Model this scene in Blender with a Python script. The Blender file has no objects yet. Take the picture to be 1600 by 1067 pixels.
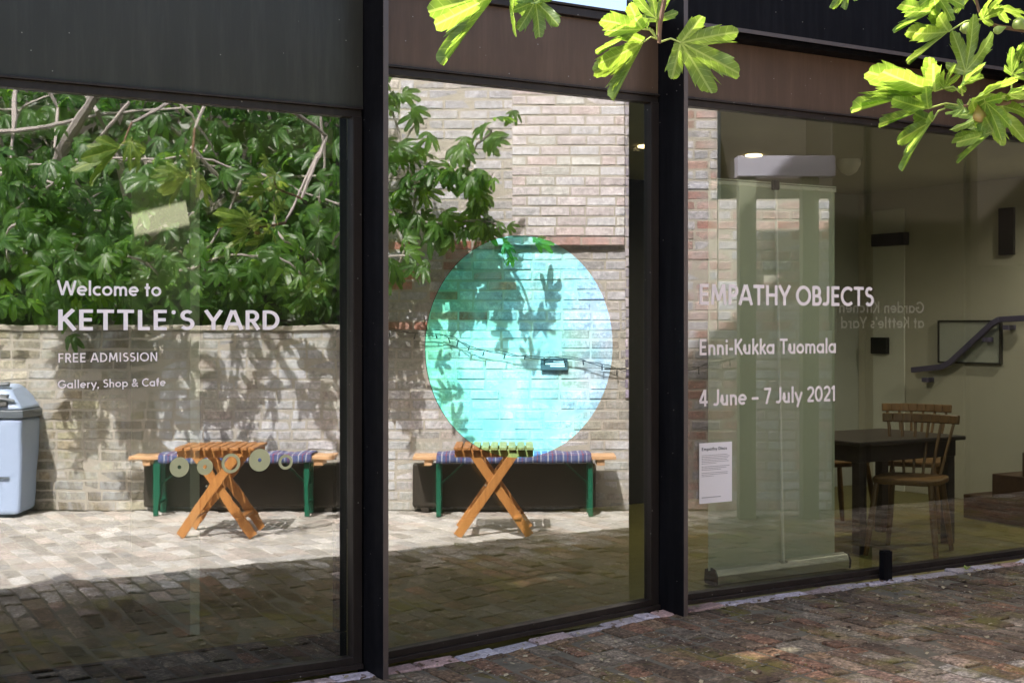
import bpy, bmesh, math, random
import numpy as np
from mathutils import Vector, Matrix
R = math.radians
random.seed(7); rng = np.random.default_rng(7)
SC = bpy.context.scene
COL = SC.collection

# ------------------------------------------------------------------ camera
TH = R(31.3); c_, s_ = math.cos(TH), math.sin(TH)
CX, CY, EYE = -4.556, -5.675, 1.5
F, HOR = 2100.0, 505.0
cam_d = bpy.data.cameras.new('camera'); cam = bpy.data.objects.new('camera', cam_d); COL.objects.link(cam)
cam_d.sensor_width = 36; cam_d.lens = 36 * F / 1600
cam_d.shift_y = -(533.5 - HOR) / 1600
cam_d.clip_start = 0.05; cam_d.clip_end = 500
cam.location = (CX, CY, EYE)
cam.rotation_euler = (R(90), 0, -math.atan2(s_, c_))
SC.camera = cam

# ------------------------------------------------------------------ light
SUN_EL = R(52); SH = Vector((-.74, .67)).normalized()          # horizontal direction TOWARDS the sun
w = bpy.data.worlds.new('World'); SC.world = w; w.use_nodes = True
nt = w.node_tree; nt.nodes.clear()
sky = nt.nodes.new('ShaderNodeTexSky'); sky.sky_type = 'NISHITA'; sky.sun_disc = False
sky.sun_elevation = SUN_EL; sky.dust_density = 5; sky.ozone_density = .3; sky.air_density = .8; sky.sun_rotation = math.atan2(SH.x, SH.y)
bg = nt.nodes.new('ShaderNodeBackground'); bg.inputs[1].default_value = 0.15
wo = nt.nodes.new('ShaderNodeOutputWorld')
nt.links.new(sky.outputs[0], bg.inputs[0]); nt.links.new(bg.outputs[0], wo.inputs[0])
sd = bpy.data.lights.new('sun', 'SUN'); sd.energy = 3.3; sd.angle = R(.53); sd.color = (1, .965, .92)
sun = bpy.data.objects.new('sun', sd); COL.objects.link(sun)
sdir = Vector((SH.x * math.cos(SUN_EL), SH.y * math.cos(SUN_EL), math.sin(SUN_EL)))
sun.rotation_euler = sdir.to_track_quat('Z', 'Y').to_euler(); sun.location = sdir * 30
SC.view_settings.view_transform = 'Standard'; SC.view_settings.look = 'None'
SC.view_settings.exposure = 1.98; SC.view_settings.gamma = 1
cy = SC.cycles
cy.use_denoising = True; cy.max_bounces = 10; cy.transparent_max_bounces = 12
cy.diffuse_bounces = 5; cy.glossy_bounces = 5; cy.transmission_bounces = 6
cy.caustics_reflective = False; cy.caustics_refractive = False; cy.sample_clamp_indirect = 6

# ------------------------------------------------------------------ rays and placement helpers
E1 = Vector((c_, s_, 0)); E2 = Vector((s_, -c_, 0))     # courtyard axes: along the far wall, away from the glass
def ray(px, py):
    a = (px - 800) / F
    return Vector((c_ * a + s_, -s_ * a + c_, (HOR - py) / F))
C0 = Vector((CX, CY, EYE))
def on_y(px, py, y=0.0): d = ray(px, py); return C0 + d * ((y - CY) / d.y)
def on_x(px, py, x): d = ray(px, py); return C0 + d * ((x - CX) / d.x)
def on_z(px, py, z=0.0): d = ray(px, py); return C0 + d * ((z - EYE) / d.z)
def at(px, py, Z): return C0 + ray(px, py) * Z
def mir(p): return Vector((p.x, -p.y, p.z))
def VZ(px, py, Z): return mir(at(px, py, Z))
def lerp(a, b, t): return a + (b - a) * t
def sm(a, b, x):
    t = min(1, max(0, (x - a) / (b - a))); return t * t * (3 - 2 * t)
def g(x, y): return -.088 * sm(-.05, -1.75, x) * sm(-2.3, -1.0, y)

# ------------------------------------------------------------------ object helpers
def tag(o, label, cat, group=None):
    o['label'] = label; o['category'] = cat
    if group: o['group'] = group
    return o
def empty(name, loc=(0, 0, 0), rz=0):
    o = bpy.data.objects.new(name, None); COL.objects.link(o); o.location = loc; o.rotation_euler.z = rz
    o.empty_display_size = .1; return o
class MB:
    def __init__(s): s.v = []; s.f = []; s.m = []
    def add(s, vs, fs, m=0):
        k = len(s.v); s.v += [tuple(v) for v in vs]; s.f += [tuple(i + k for i in f) for f in fs]; s.m += [m] * len(fs)
    def box(s, a, b, m=0):
        x0, y0, z0 = a; x1, y1, z1 = b
        s.add([(x0,y0,z0),(x1,y0,z0),(x1,y1,z0),(x0,y1,z0),(x0,y0,z1),(x1,y0,z1),(x1,y1,z1),(x0,y1,z1)],
              [(0,3,2,1),(4,5,6,7),(0,1,5,4),(1,2,6,5),(2,3,7,6),(3,0,4,7)], m)
    def hexa(s, p, m=0):   # 8 points bottom ring then top ring
        s.add(p, [(0,3,2,1),(4,5,6,7),(0,1,5,4),(1,2,6,5),(2,3,7,6),(3,0,4,7)], m)
    def bar(s, a, b, wd, th, up=(0, 0, 1), m=0):
        a, b = Vector(a), Vector(b); d = (b - a).normalized(); u = Vector(up)
        if abs(d.dot(u)) > .97: u = Vector((0, 1, 0))
        x = d.cross(u).normalized(); y = x.cross(d)
        q = [x * sx * wd / 2 + y * sy * th / 2 for sx, sy in ((-1,-1),(1,-1),(1,1),(-1,1))]
        s.hexa([a + k for k in q] + [b + k for k in q], m)
    def tube(s, pts, rad, n=8, m=0, cap=True):
        pts = [Vector(p) for p in pts]
        if not hasattr(rad, '__len__'): rad = [rad] * len(pts)
        vs = []; x = None
        for i, p in enumerate(pts):
            d = (pts[min(i + 1, len(pts) - 1)] - pts[max(i - 1, 0)]).normalized()
            if x is None: x = d.orthogonal().normalized()
            x = (x - d * x.dot(d))
            x = x.normalized() if x.length > 1e-6 else d.orthogonal().normalized()
            y = d.cross(x)
            for k in range(n):
                a = 2 * math.pi * k / n; vs.append(p + (x * math.cos(a) + y * math.sin(a)) * rad[i])
        fs = []
        for i in range(len(pts) - 1):
            for k in range(n):
                a = i * n + k; b = i * n + (k + 1) % n; fs.append((a, b, b + n, a + n))
        if cap: fs.append(tuple(range(n))[::-1]); fs.append(tuple(range((len(pts) - 1) * n, len(pts) * n)))
        s.add(vs, fs, m)
    def prism(s, poly, ax, org, thick, m=0):  # poly in (u,v); ax=(U,V,N)
        U, V, N = ax; n = len(poly); org = Vector(org)
        a = [org + U * u + V * v for u, v in poly]; b = [p + N * thick for p in a]
        s.add(a + b, [tuple(range(n))[::-1], tuple(range(n, 2 * n))] + [(i, (i + 1) % n, n + (i + 1) % n, n + i) for i in range(n)], m)
    def build(s, name, mats, parent=None, bevel=0, smooth=False, seg=2):
        me = bpy.data.meshes.new(name); me.from_pydata(s.v, [], s.f)
        for mm in (mats if isinstance(mats, (list, tuple)) else [mats]): me.materials.append(mm)
        if any(s.m): me.polygons.foreach_set('material_index', s.m)
        bm = bmesh.new(); bm.from_mesh(me); bmesh.ops.recalc_face_normals(bm, faces=bm.faces); bm.to_mesh(me); bm.free()
        if smooth:
            me.polygons.foreach_set('use_smooth', [True] * len(me.polygons))
        o = bpy.data.objects.new(name, me); COL.objects.link(o); o.parent = parent
        if bevel:
            b = o.modifiers.new('bevel', 'BEVEL'); b.width = bevel; b.segments = seg; b.limit_method = 'ANGLE'
        if smooth and len(me.polygons) < 60000:
            try: me.set_sharp_from_angle(angle=R(40))
            except Exception: pass
        return o
def boxo(name, a, b, mat, parent=None, bevel=.004):
    m = MB(); m.box(a, b); return m.build(name, mat, parent, bevel)
def slab(mb, x0, x1, y0, y1, z0, z1, holes):   # slab with rectangular holes
    xs = sorted({x0, x1, *[h[0] for h in holes], *[h[1] for h in holes]})
    ys = sorted({y0, y1, *[h[2] for h in holes], *[h[3] for h in holes]})
    for i in range(len(xs) - 1):
        for j in range(len(ys) - 1):
            mx, my = (xs[i] + xs[i+1]) / 2, (ys[j] + ys[j+1]) / 2
            if any(h[0] < mx < h[1] and h[2] < my < h[3] for h in holes): continue
            mb.box((xs[i], ys[j], z0), (xs[i+1], ys[j+1], z1))
def copy_tree(o, parent=None):
    k = o.copy(); COL.objects.link(k); k.parent = parent
    for ch in list(o.children): copy_tree(ch, k)
    return k

# ------------------------------------------------------------------ materials
class NT:
    def __init__(s, name):
        s.mat = bpy.data.materials.new(name); s.mat.use_nodes = True; s.t = s.mat.node_tree
        s.p = s.t.nodes['Principled BSDF']; s.out = s.t.nodes['Material Output']
    def n(s, typ, **kw):
        x = s.t.nodes.new(typ)
        for k, v in kw.items():
            if k[0] == '_': setattr(x, k[1:], v)
            else: x.inputs[k.replace('__', ' ')].default_value = v
        return x
    def l(s, a, b): s.t.links.new(a, b)
    def ramp(s, src, stops, interp='LINEAR'):
        r = s.n('ShaderNodeValToRGB'); r.color_ramp.interpolation = interp; e = r.color_ramp.elements
        while len(e) < len(stops): e.new(.5)
        for k, (p, cc) in enumerate(stops):
            e[k].position = p; e[k].color = (*cc, 1) if hasattr(cc, '__len__') else (cc, cc, cc, 1)
        s.l(src, r.inputs[0]); return r.outputs[0]
    def mix(s, a, b, fac, mode='MIX'):
        m = s.t.nodes.new('ShaderNodeMix'); m.data_type = 'RGBA'; m.blend_type = mode
        for i, v in ((6, a), (7, b), (0, fac)):
            if hasattr(v, 'is_output'): s.l(v, m.inputs[i])
            elif hasattr(v, '__len__'): m.inputs[i].default_value = (*v, 1)
            else: m.inputs[i].default_value = v
        return m.outputs[2]
    def noise(s, scale, detail=4, rough=.55, vec=None, dist=0):
        x = s.n('ShaderNodeTexNoise', Scale=scale, Detail=detail, Roughness=rough, Distortion=dist)
        if vec is None:
            vec = s.n('ShaderNodeTexCoord').outputs['Object']
        s.l(vec, x.inputs['Vector']); return x.outputs['Fac']
    def bump(s, h, strength=.3, dist=.01):
        b = s.n('ShaderNodeBump', Strength=strength, Distance=dist); s.l(h, b.inputs['Height']); s.l(b.outputs[0], s.p.inputs['Normal']); return b
def paint(name, col, rough=.45, var=.15, metal=0, spec=.5, bump=0, scale=6, dust=0):
    k = NT(name); k.p.inputs['Roughness'].default_value = rough; k.p.inputs['Metallic'].default_value = metal
    k.p.inputs['Specular IOR Level'].default_value = spec
    f = k.noise(scale, 5)
    c0 = k.mix([x * (1 - var) for x in col], [min(1, x * (1 + var)) for x in col], f)
    if dust:
        co = k.n('ShaderNodeTexCoord'); mp = k.n('ShaderNodeMapping'); mp.inputs['Scale'].default_value = (9, 9, .7); k.l(co.outputs['Object'], mp.inputs[0])
        c0 = k.mix(c0, [min(1, x * 1.5 + .006) for x in col], k.ramp(k.noise(2.2, 6, .7, mp.outputs[0]), [(.45, 0.0), (.75, .7)]))
        vo = k.n('ShaderNodeTexVoronoi', Scale=16.0); k.l(co.outputs['Object'], vo.inputs['Vector'])
        c0 = k.mix(c0, (.22, .20, .17), k.ramp(vo.outputs['Distance'], [(.035 * dust, 1.0), (.05 * dust, 0.0)]))
    k.l(c0, k.p.inputs['Base Color'])
    if bump: k.bump(k.noise(60, 4), bump, .003)
    f2 = k.noise(14, 4)
    r = k.n('ShaderNodeMapRange'); r.inputs[3].default_value = max(.02, rough - .1); r.inputs[4].default_value = min(1, rough + .12)
    k.l(f2, r.inputs[0]); k.l(r.outputs[0], k.p.inputs['Roughness'])
    return k.mat
def wood(name, c1, c2, axis='X', scale=3, rough=.5):
    k = NT(name); co = k.n('ShaderNodeTexCoord'); mp = k.n('ShaderNodeMapping')
    st = {'X': (.12, 1, 1), 'Y': (1, .12, 1), 'Z': (1, 1, .12)}[axis]
    mp.inputs['Scale'].default_value = [x * scale * 6 for x in st]
    k.l(co.outputs['Object'], mp.inputs[0])
    f = k.noise(3, 6, .65, mp.outputs[0], .6)
    k.l(k.ramp(f, [(.3, c1), (.7, c2)]), k.p.inputs['Base Color']); k.p.inputs['Roughness'].default_value = rough
    k.bump(f, .15, .003); return k.mat
def brick_mat(name, attr_gain=1.0, dirt=.5, dirtcol=(.05, .042, .034), bump=.4, moss=0, fine=70, grit=.7, wash=None, speck=False):
    k = NT(name); a = k.n('ShaderNodeAttribute', _attribute_name='col')
    f1 = k.noise(fine, 5, .7); f2 = k.noise(1.6, 5, .6); f3 = k.noise(14, 5, .65)
    col = k.mix(a.outputs['Color'], (.5, .5, .5), .0)
    col = k.mix(col, k.ramp(f3, [(.28, .45), (.72, 1.4)]), grit, 'MULTIPLY')
    col = k.mix(col, k.ramp(f1, [(.33, .3), (.5, .9), (.68, 1.9)]), grit, 'MULTIPLY')
    dm = k.ramp(f2, [(.42, 0.0), (.66, 1.0)])
    dd = k.n('ShaderNodeMath', _operation='MULTIPLY'); k.l(dm, dd.inputs[0]); dd.inputs[1].default_value = dirt
    col = k.mix(col, dirtcol, dd.outputs[0])
    if wash:
        co = k.n('ShaderNodeTexCoord'); mp = k.n('ShaderNodeMapping'); mp.inputs['Scale'].default_value = wash[2]; mp.inputs['Rotation'].default_value = (0, R(14), 0); k.l(co.outputs['Object'], mp.inputs[0])
        col = k.mix(col, wash[0], k.ramp(k.noise(1.0, 6, .65, mp.outputs[0], .5), [(.46, 0.0), (.62, wash[1])]))
    if moss:
        f4 = k.noise(2.3, 6, .7, dist=.4)
        mm = k.ramp(f4, [(.52, 0.0), (.64, moss)]); col = k.mix(col, (.11, .10, .018), mm)
    if speck:
        co = k.n('ShaderNodeTexCoord')
        for sc_, th, cc in ((38.0, .16, (.30, .27, .22)), (55.0, .15, (.012, .010, .008)), (24.0, .13, (.13, .10, .03))):
            vo = k.n('ShaderNodeTexVoronoi', Scale=sc_); k.l(co.outputs['Object'], vo.inputs['Vector'])
            gate = k.ramp(k.noise(5, 3), [(.48, 0.0), (.6, .85)])
            d2 = k.n('ShaderNodeMath', _operation='MULTIPLY'); k.l(k.ramp(vo.outputs['Distance'], [(th, 1.0), (th * 1.5, 0.0)]), d2.inputs[0]); k.l(gate, d2.inputs[1])
            col = k.mix(col, cc, d2.outputs[0])
    k.l(col, k.p.inputs['Base Color']); k.p.inputs['Roughness'].default_value = .88
    k.p.inputs['Specular IOR Level'].default_value = .25
    ad = k.n('ShaderNodeMath', _operation='ADD'); k.l(f1, ad.inputs[0]); k.l(f3, ad.inputs[1])
    k.bump(ad.outputs[0], bump, .006); return k.mat

M = {}
M['black'] = paint('black_steel', (.0055, .0052, .006), .5, .25, spec=.05, dust=1)
M['frame'] = paint('bronze_frame', (.020, .014, .011), .4, .2, spec=.25, dust=1.3)
M['edge'] = paint('fin_edge_lit', (.075, .055, .048), .4, .15)  # lighter than the fin: bounce light on its front edge put into colour
M['panel_brown'] = paint('brown_panel', (.082, .047, .028), .42, .22, scale=2.2, spec=.3, dust=1.2)
M['panel_grey'] = paint('grey_panel', (.034, .031, .023), .32, .2, scale=2, spec=.25, dust=1)
M['lip'] = paint('lip_paint', (.07, .052, .045), .45, .3, scale=20)
M['pier'] = paint('pier_plaster', (.40, .39, .28), .8, .05)
M['white'] = paint('white_plaster', (.66, .65, .58), .8, .05)
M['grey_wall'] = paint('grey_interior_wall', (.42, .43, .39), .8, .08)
M['cream'] = paint('cream_interior_wall', (.52, .49, .41), .8, .06)
M['ceil'] = paint('ceiling_paint', (.40, .39, .28), .85, .05)
M['floor_in'] = wood('oak_floor', (.125, .11, .028), (.19, .168, .05), 'X', 1.2, .45)
M['dark_in'] = paint('dark_interior', (.02, .018, .015), .6, .2)  # near black: stands for the unlit end of the room, also picture frame
M['vinyl'] = paint('pale_vinyl', (.86, .76, .74), .55, .03)
M['olive_vinyl'] = paint('olive_vinyl', (.46, .44, .24), .5, .06)
M['paper'] = paint('poster_paper', (.86, .80, .80), .6, .02)
M['ink'] = paint('black_ink', (.02, .02, .025), .6, .05)
M['inkgrey'] = paint('grey_print', (.36, .32, .33), .6, .05)
M['slat'] = wood('orange_slat_wood', (.30, .12, .035), (.48, .22, .075), 'Y', 2, .45)
M['leg_w'] = wood('orange_leg_wood', (.36, .145, .035), (.52, .24, .07), 'Z', 2, .45)
M['bench_w'] = wood('pale_bench_wood', (.50, .27, .13), (.66, .42, .23), 'X', 2, .5)
M['green'] = paint('green_enamel', (.008, .10, .055), .3, .15)
M['bin'] = paint('pale_blue_plastic', (.34, .43, .60), .4, .1)
M['bin_d'] = paint('grey_plastic', (.10, .12, .14), .4, .2)
M['portal'] = paint('grey_white_timber', (.35, .34, .41), .55, .06)
M['portal_shaded'] = paint('shaded_portal_timber', (.15, .155, .11), .6, .1)  # post timber darkened: shade put into its colour
M['kitchen'] = paint('dark_brown_front', (.030, .024, .018), .5, .3, scale=3)
M['sign_l'] = paint('grey_sign_lettering', (.85, .85, .88), .6, .05)
M['chair'] = wood('brown_chair_wood', (.10, .045, .015), (.16, .08, .03), 'Z', 2, .4)
M['chair_l'] = wood('pale_chair_wood', (.12, .062, .02), (.20, .105, .036), 'Z', 2, .4)
M['table_d'] = wood('dark_table_wood', (.035, .028, .026), (.065, .05, .045), 'X', 1, .35)
M['step'] = wood('dark_step_wood', (.045, .022, .012), (.08, .04, .022), 'X', 1, .5)
M['rail'] = paint('violet_grey_rail', (.10, .088, .16), .4, .1)
k = NT('banner_cloth'); k.p.inputs['Base Color'].default_value = (.70, .73, .58, 1); k.p.inputs['Roughness'].default_value = .8
tl_ = k.n('ShaderNodeBsdfTranslucent'); tl_.inputs[0].default_value = (.70, .73, .58, 1); mx_ = k.n('ShaderNodeMixShader'); mx_.inputs[0].default_value = .3
k.l(k.p.outputs[0], mx_.inputs[1]); k.l(tl_.outputs[0], mx_.inputs[2]); k.l(mx_.outputs[0], k.out.inputs[0]); M['banner'] = k.mat
M['alu'] = paint('brushed_aluminium', (.62, .62, .55), .38, .06, metal=.8)
M['lit_metal'] = paint('lamp_lit_metal', (.93, .92, .78), .4, .03)  # banner rail and pole lightened: lamp light put into their colour
M['cap'] = paint('black_plastic', (.012, .013, .012), .35, .1, spec=.2)
M['bark'] = paint('fig_bark', (.30, .27, .25), .85, .35, bump=.6, scale=9)
M['bark_d'] = paint('twig_bark', (.13, .065, .035), .7, .3, bump=.4, scale=14)
M['cable'] = paint('black_cable', (.02, .02, .02), .6, .1)
M['plaque'] = paint('slate_plaque', (.07, .085, .10), .45, .1)
M['lead'] = paint('pale_zinc', (.55, .55, .57), .5, .1)
M['mortar_w'] = paint('lime_mortar', (.40, .37, .32), .95, .2, scale=20)
M['mortar_g'] = paint('joint_soil', (.085, .074, .052), .95, .5, scale=25)
M['litter'] = paint('dry_litter', (.10, .06, .035), .9, .6, scale=12)
M['brick_wall'] = brick_mat('garden_brick', dirt=.6, dirtcol=(.24, .22, .16), fine=40, grit=.5, wash=((.60, .64, .70), .62, (2.2, 2.2, .8)))
M['brick_bld'] = brick_mat('building_brick', dirt=.4, dirtcol=(.34, .33, .33), fine=30, grit=.5, wash=((.46, .45, .46), .6, (1.6, 1.6, 1.3)))
M['brick_pier'] = brick_mat('pier_brick', dirt=.1, dirtcol=(.5, .42, .38), fine=30, grit=.35)
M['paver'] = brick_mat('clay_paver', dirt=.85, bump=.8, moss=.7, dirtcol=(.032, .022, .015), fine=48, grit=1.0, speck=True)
M['paver_c'] = brick_mat('courtyard_paver', grit=.45, dirt=.15, bump=.4, dirtcol=(.16, .15, .13))

def glass_mat(name, refl, tint, wob, wscale, gcol=(1, 1, 1), st=(1, 1, 1), rough=0.):
    k = NT(name); k.t.nodes.remove(k.p)
    tr = k.n('ShaderNodeBsdfTransparent'); tr.inputs[0].default_value = (*tint, 1)
    gl = k.n('ShaderNodeBsdfGlossy', Roughness=rough); gl.inputs[0].default_value = (*gcol, 1)
    if wob:
        co = k.n('ShaderNodeTexCoord'); mp = k.n('ShaderNodeMapping'); mp.inputs['Scale'].default_value = st; k.l(co.outputs['Object'], mp.inputs[0])
        f = k.noise(wscale, 2.5, .45, mp.outputs[0])
        b = k.n('ShaderNodeBump', Strength=wob, Distance=.01); k.l(f, b.inputs['Height']); k.l(b.outputs[0], gl.inputs['Normal'])
    mx = k.n('ShaderNodeMixShader')
    lf = k.n('ShaderNodeLayerWeight', Blend=.5); lw = k.n('ShaderNodeMath', _operation='POWER'); k.l(lf.outputs['Facing'], lw.inputs[0]); lw.inputs[1].default_value = 4
    mr = k.n('ShaderNodeMapRange'); mr.inputs[1].default_value = 0; mr.inputs[2].default_value = 1; mr.inputs[3].default_value = refl; mr.inputs[4].default_value = 1
    k.l(lw.outputs[0], mr.inputs[0]); k.l(mr.outputs[0], mx.inputs[0])
    k.l(tr.outputs[0], mx.inputs[1]); k.l(gl.outputs[0], mx.inputs[2]); k.l(mx.outputs[0], k.out.inputs[0])
    return k.mat
TINT = (.80, .84, .75)
M['glass_l'] = glass_mat('glass_left', .30, TINT, .040, 3.0, st=(1.5, 1, .8), rough=.008)
M['glass_m'] = glass_mat('glass_middle', .30, TINT, .018, 1.6)
M['glass_r'] = glass_mat('glass_right', .24, TINT, .018, 1.6)
M['glass_up'] = glass_mat('glass_upper', .75, TINT, .02, 2)
M['glass_clear'] = glass_mat('glass_inner', .07, (.98, .99, .97), .04, 2.8)

def film_mat():
    k = NT('iridescent_film'); k.t.nodes.remove(k.p)
    tr = k.n('ShaderNodeBsdfTransparent'); tr.inputs[0].default_value = (.25, .10, .12, 1)
    co = k.n('ShaderNodeTexCoord'); sp = k.n('ShaderNodeSeparateXYZ'); k.l(co.outputs['Object'], sp.inputs[0])
    mr = k.n('ShaderNodeMapRange'); mr.inputs[1].default_value = -.56; mr.inputs[2].default_value = .56
    k.l(sp.outputs['X'], mr.inputs[0])
    f = k.noise(2.6, 3, .55, co.outputs['Object'], .5)
    ad = k.n('ShaderNodeMath', _operation='MULTIPLY_ADD'); k.l(f, ad.inputs[0]); ad.inputs[1].default_value = .95
    k.l(mr.outputs[0], ad.inputs[2])
    sb = k.n('ShaderNodeMath', _operation='SUBTRACT'); k.l(ad.outputs[0], sb.inputs[0]); sb.inputs[1].default_value = .47
    col = k.ramp(sb.outputs[0], [(.05, (.26, .96, .72)), (.35, (.36, 1, .97)), (.62, (.42, .97, 1)), (.95, (.56, .78, 1))])
    f2 = k.noise(5, 4, .6, co.outputs['Object'], .8)
    col = k.mix(col, k.ramp(f2, [(.35, (.66, .86, 1)), (.6, (1, 1, 1))]), 1, 'MULTIPLY')
    gl = k.n('ShaderNodeBsdfGlossy', Roughness=.0); k.l(col, gl.inputs[0])
    f3 = k.noise(1.6, 1.5, .4)
    b = k.n('ShaderNodeBump', Strength=.018, Distance=.01); k.l(f3, b.inputs['Height']); k.l(b.outputs[0], gl.inputs['Normal'])
    mx = k.n('ShaderNodeMixShader'); mx.inputs[0].default_value = .92
    k.l(tr.outputs[0], mx.inputs[1]); k.l(gl.outputs[0], mx.inputs[2])
    k.l(mx.outputs[0], k.out.inputs[0]); return k.mat
M['film'] = film_mat()

def leaf_mat(name, c_top, c_trans, vary=1.0):
    k = NT(name)
    uv = k.n('ShaderNodeUVMap'); sp = k.n('ShaderNodeSeparateXYZ'); k.l(uv.outputs[0], sp.inputs[0])
    ax = k.n('ShaderNodeMath', _operation='ABSOLUTE'); k.l(sp.outputs[0], ax.inputs[0])
    mid = k.n('ShaderNodeMath', _operation='LESS_THAN'); k.l(ax.outputs[0], mid.inputs[0]); mid.inputs[1].default_value = .015
    q = k.n('ShaderNodeMath', _operation='MULTIPLY_ADD'); k.l(ax.outputs[0], q.inputs[0]); q.inputs[1].default_value = -.75; k.l(sp.outputs[1], q.inputs[2])
    q2 = k.n('ShaderNodeMath', _operation='MULTIPLY'); k.l(q.outputs[0], q2.inputs[0]); q2.inputs[1].default_value = 9
    fr = k.n('ShaderNodeMath', _operation='FRACT'); k.l(q2.outputs[0], fr.inputs[0])
    sv = k.n('ShaderNodeMath', _operation='LESS_THAN'); k.l(fr.outputs[0], sv.inputs[0]); sv.inputs[1].default_value = .085
    mv = k.n('ShaderNodeMath', _operation='MULTIPLY'); k.l(sv.outputs[0], mv.inputs[0]); mv.inputs[1].default_value = .7
    vein = k.n('ShaderNodeMath', _operation='MAXIMUM'); k.l(mid.outputs[0], vein.inputs[0]); k.l(mv.outputs[0], vein.inputs[1])
    f = k.noise(9, 4); oi = k.n('ShaderNodeAttribute', _attribute_name='rnd')
    t1 = k.mix([x * .7 for x in c_top], [x * 1.35 for x in c_top], f)
    t1 = k.mix(t1, (c_top[0] * 1.6, c_top[1] * 1.3, c_top[2]), oi.outputs['Fac'])
    t1 = k.mix(t1, (min(1, c_top[0] * 2.6), min(1, c_top[1] * 2), c_top[2] * 2.2), vein.outputs[0])
    t2 = k.mix([x * .8 for x in c_trans], [min(1, x * 1.2) for x in c_trans], f)
    t2 = k.mix(t2, (c_trans[0] * 1.3 * vary, c_trans[1] * 1.1 * vary, c_trans[2]), oi.outputs['Fac'])  # vary brightens random leaves, painting in sunlit highlights
    t2 = k.mix(t2, (min(1, c_trans[0] * 1.9), min(1, c_trans[1] * 1.5), c_trans[2] * 3), vein.outputs[0])
    k.l(t1, k.p.inputs['Base Color']); k.p.inputs['Roughness'].default_value = .36; k.p.inputs['Specular IOR Level'].default_value = .5
    inv = k.n('ShaderNodeMath', _operation='MULTIPLY_ADD'); k.l(fr.outputs[0], inv.inputs[0]); inv.inputs[1].default_value = 1; inv.inputs[2].default_value = 0
    k.bump(inv.outputs[0], .25, .004)
    tl = k.n('ShaderNodeBsdfTranslucent'); k.l(t2, tl.inputs[0])
    mx = k.n('ShaderNodeMixShader'); mx.inputs[0].default_value = .55
    k.l(k.p.outputs[0], mx.inputs[1]); k.l(tl.outputs[0], mx.inputs[2]); k.l(mx.outputs[0], k.out.inputs[0])
    return k.mat
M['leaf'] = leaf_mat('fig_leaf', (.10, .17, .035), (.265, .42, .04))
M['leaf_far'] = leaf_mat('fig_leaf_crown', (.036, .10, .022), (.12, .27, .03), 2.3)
M['leaf_hedge'] = leaf_mat('hedge_leaf', (.022, .055, .012), (.06, .14, .015))
M['fig'] = paint('green_fig_skin', (.30, .36, .10), .45, .15, scale=20)
M['fig_ripe'] = paint('ripening_fig_skin', (.30, .21, .07), .45, .3, scale=20)

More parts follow.
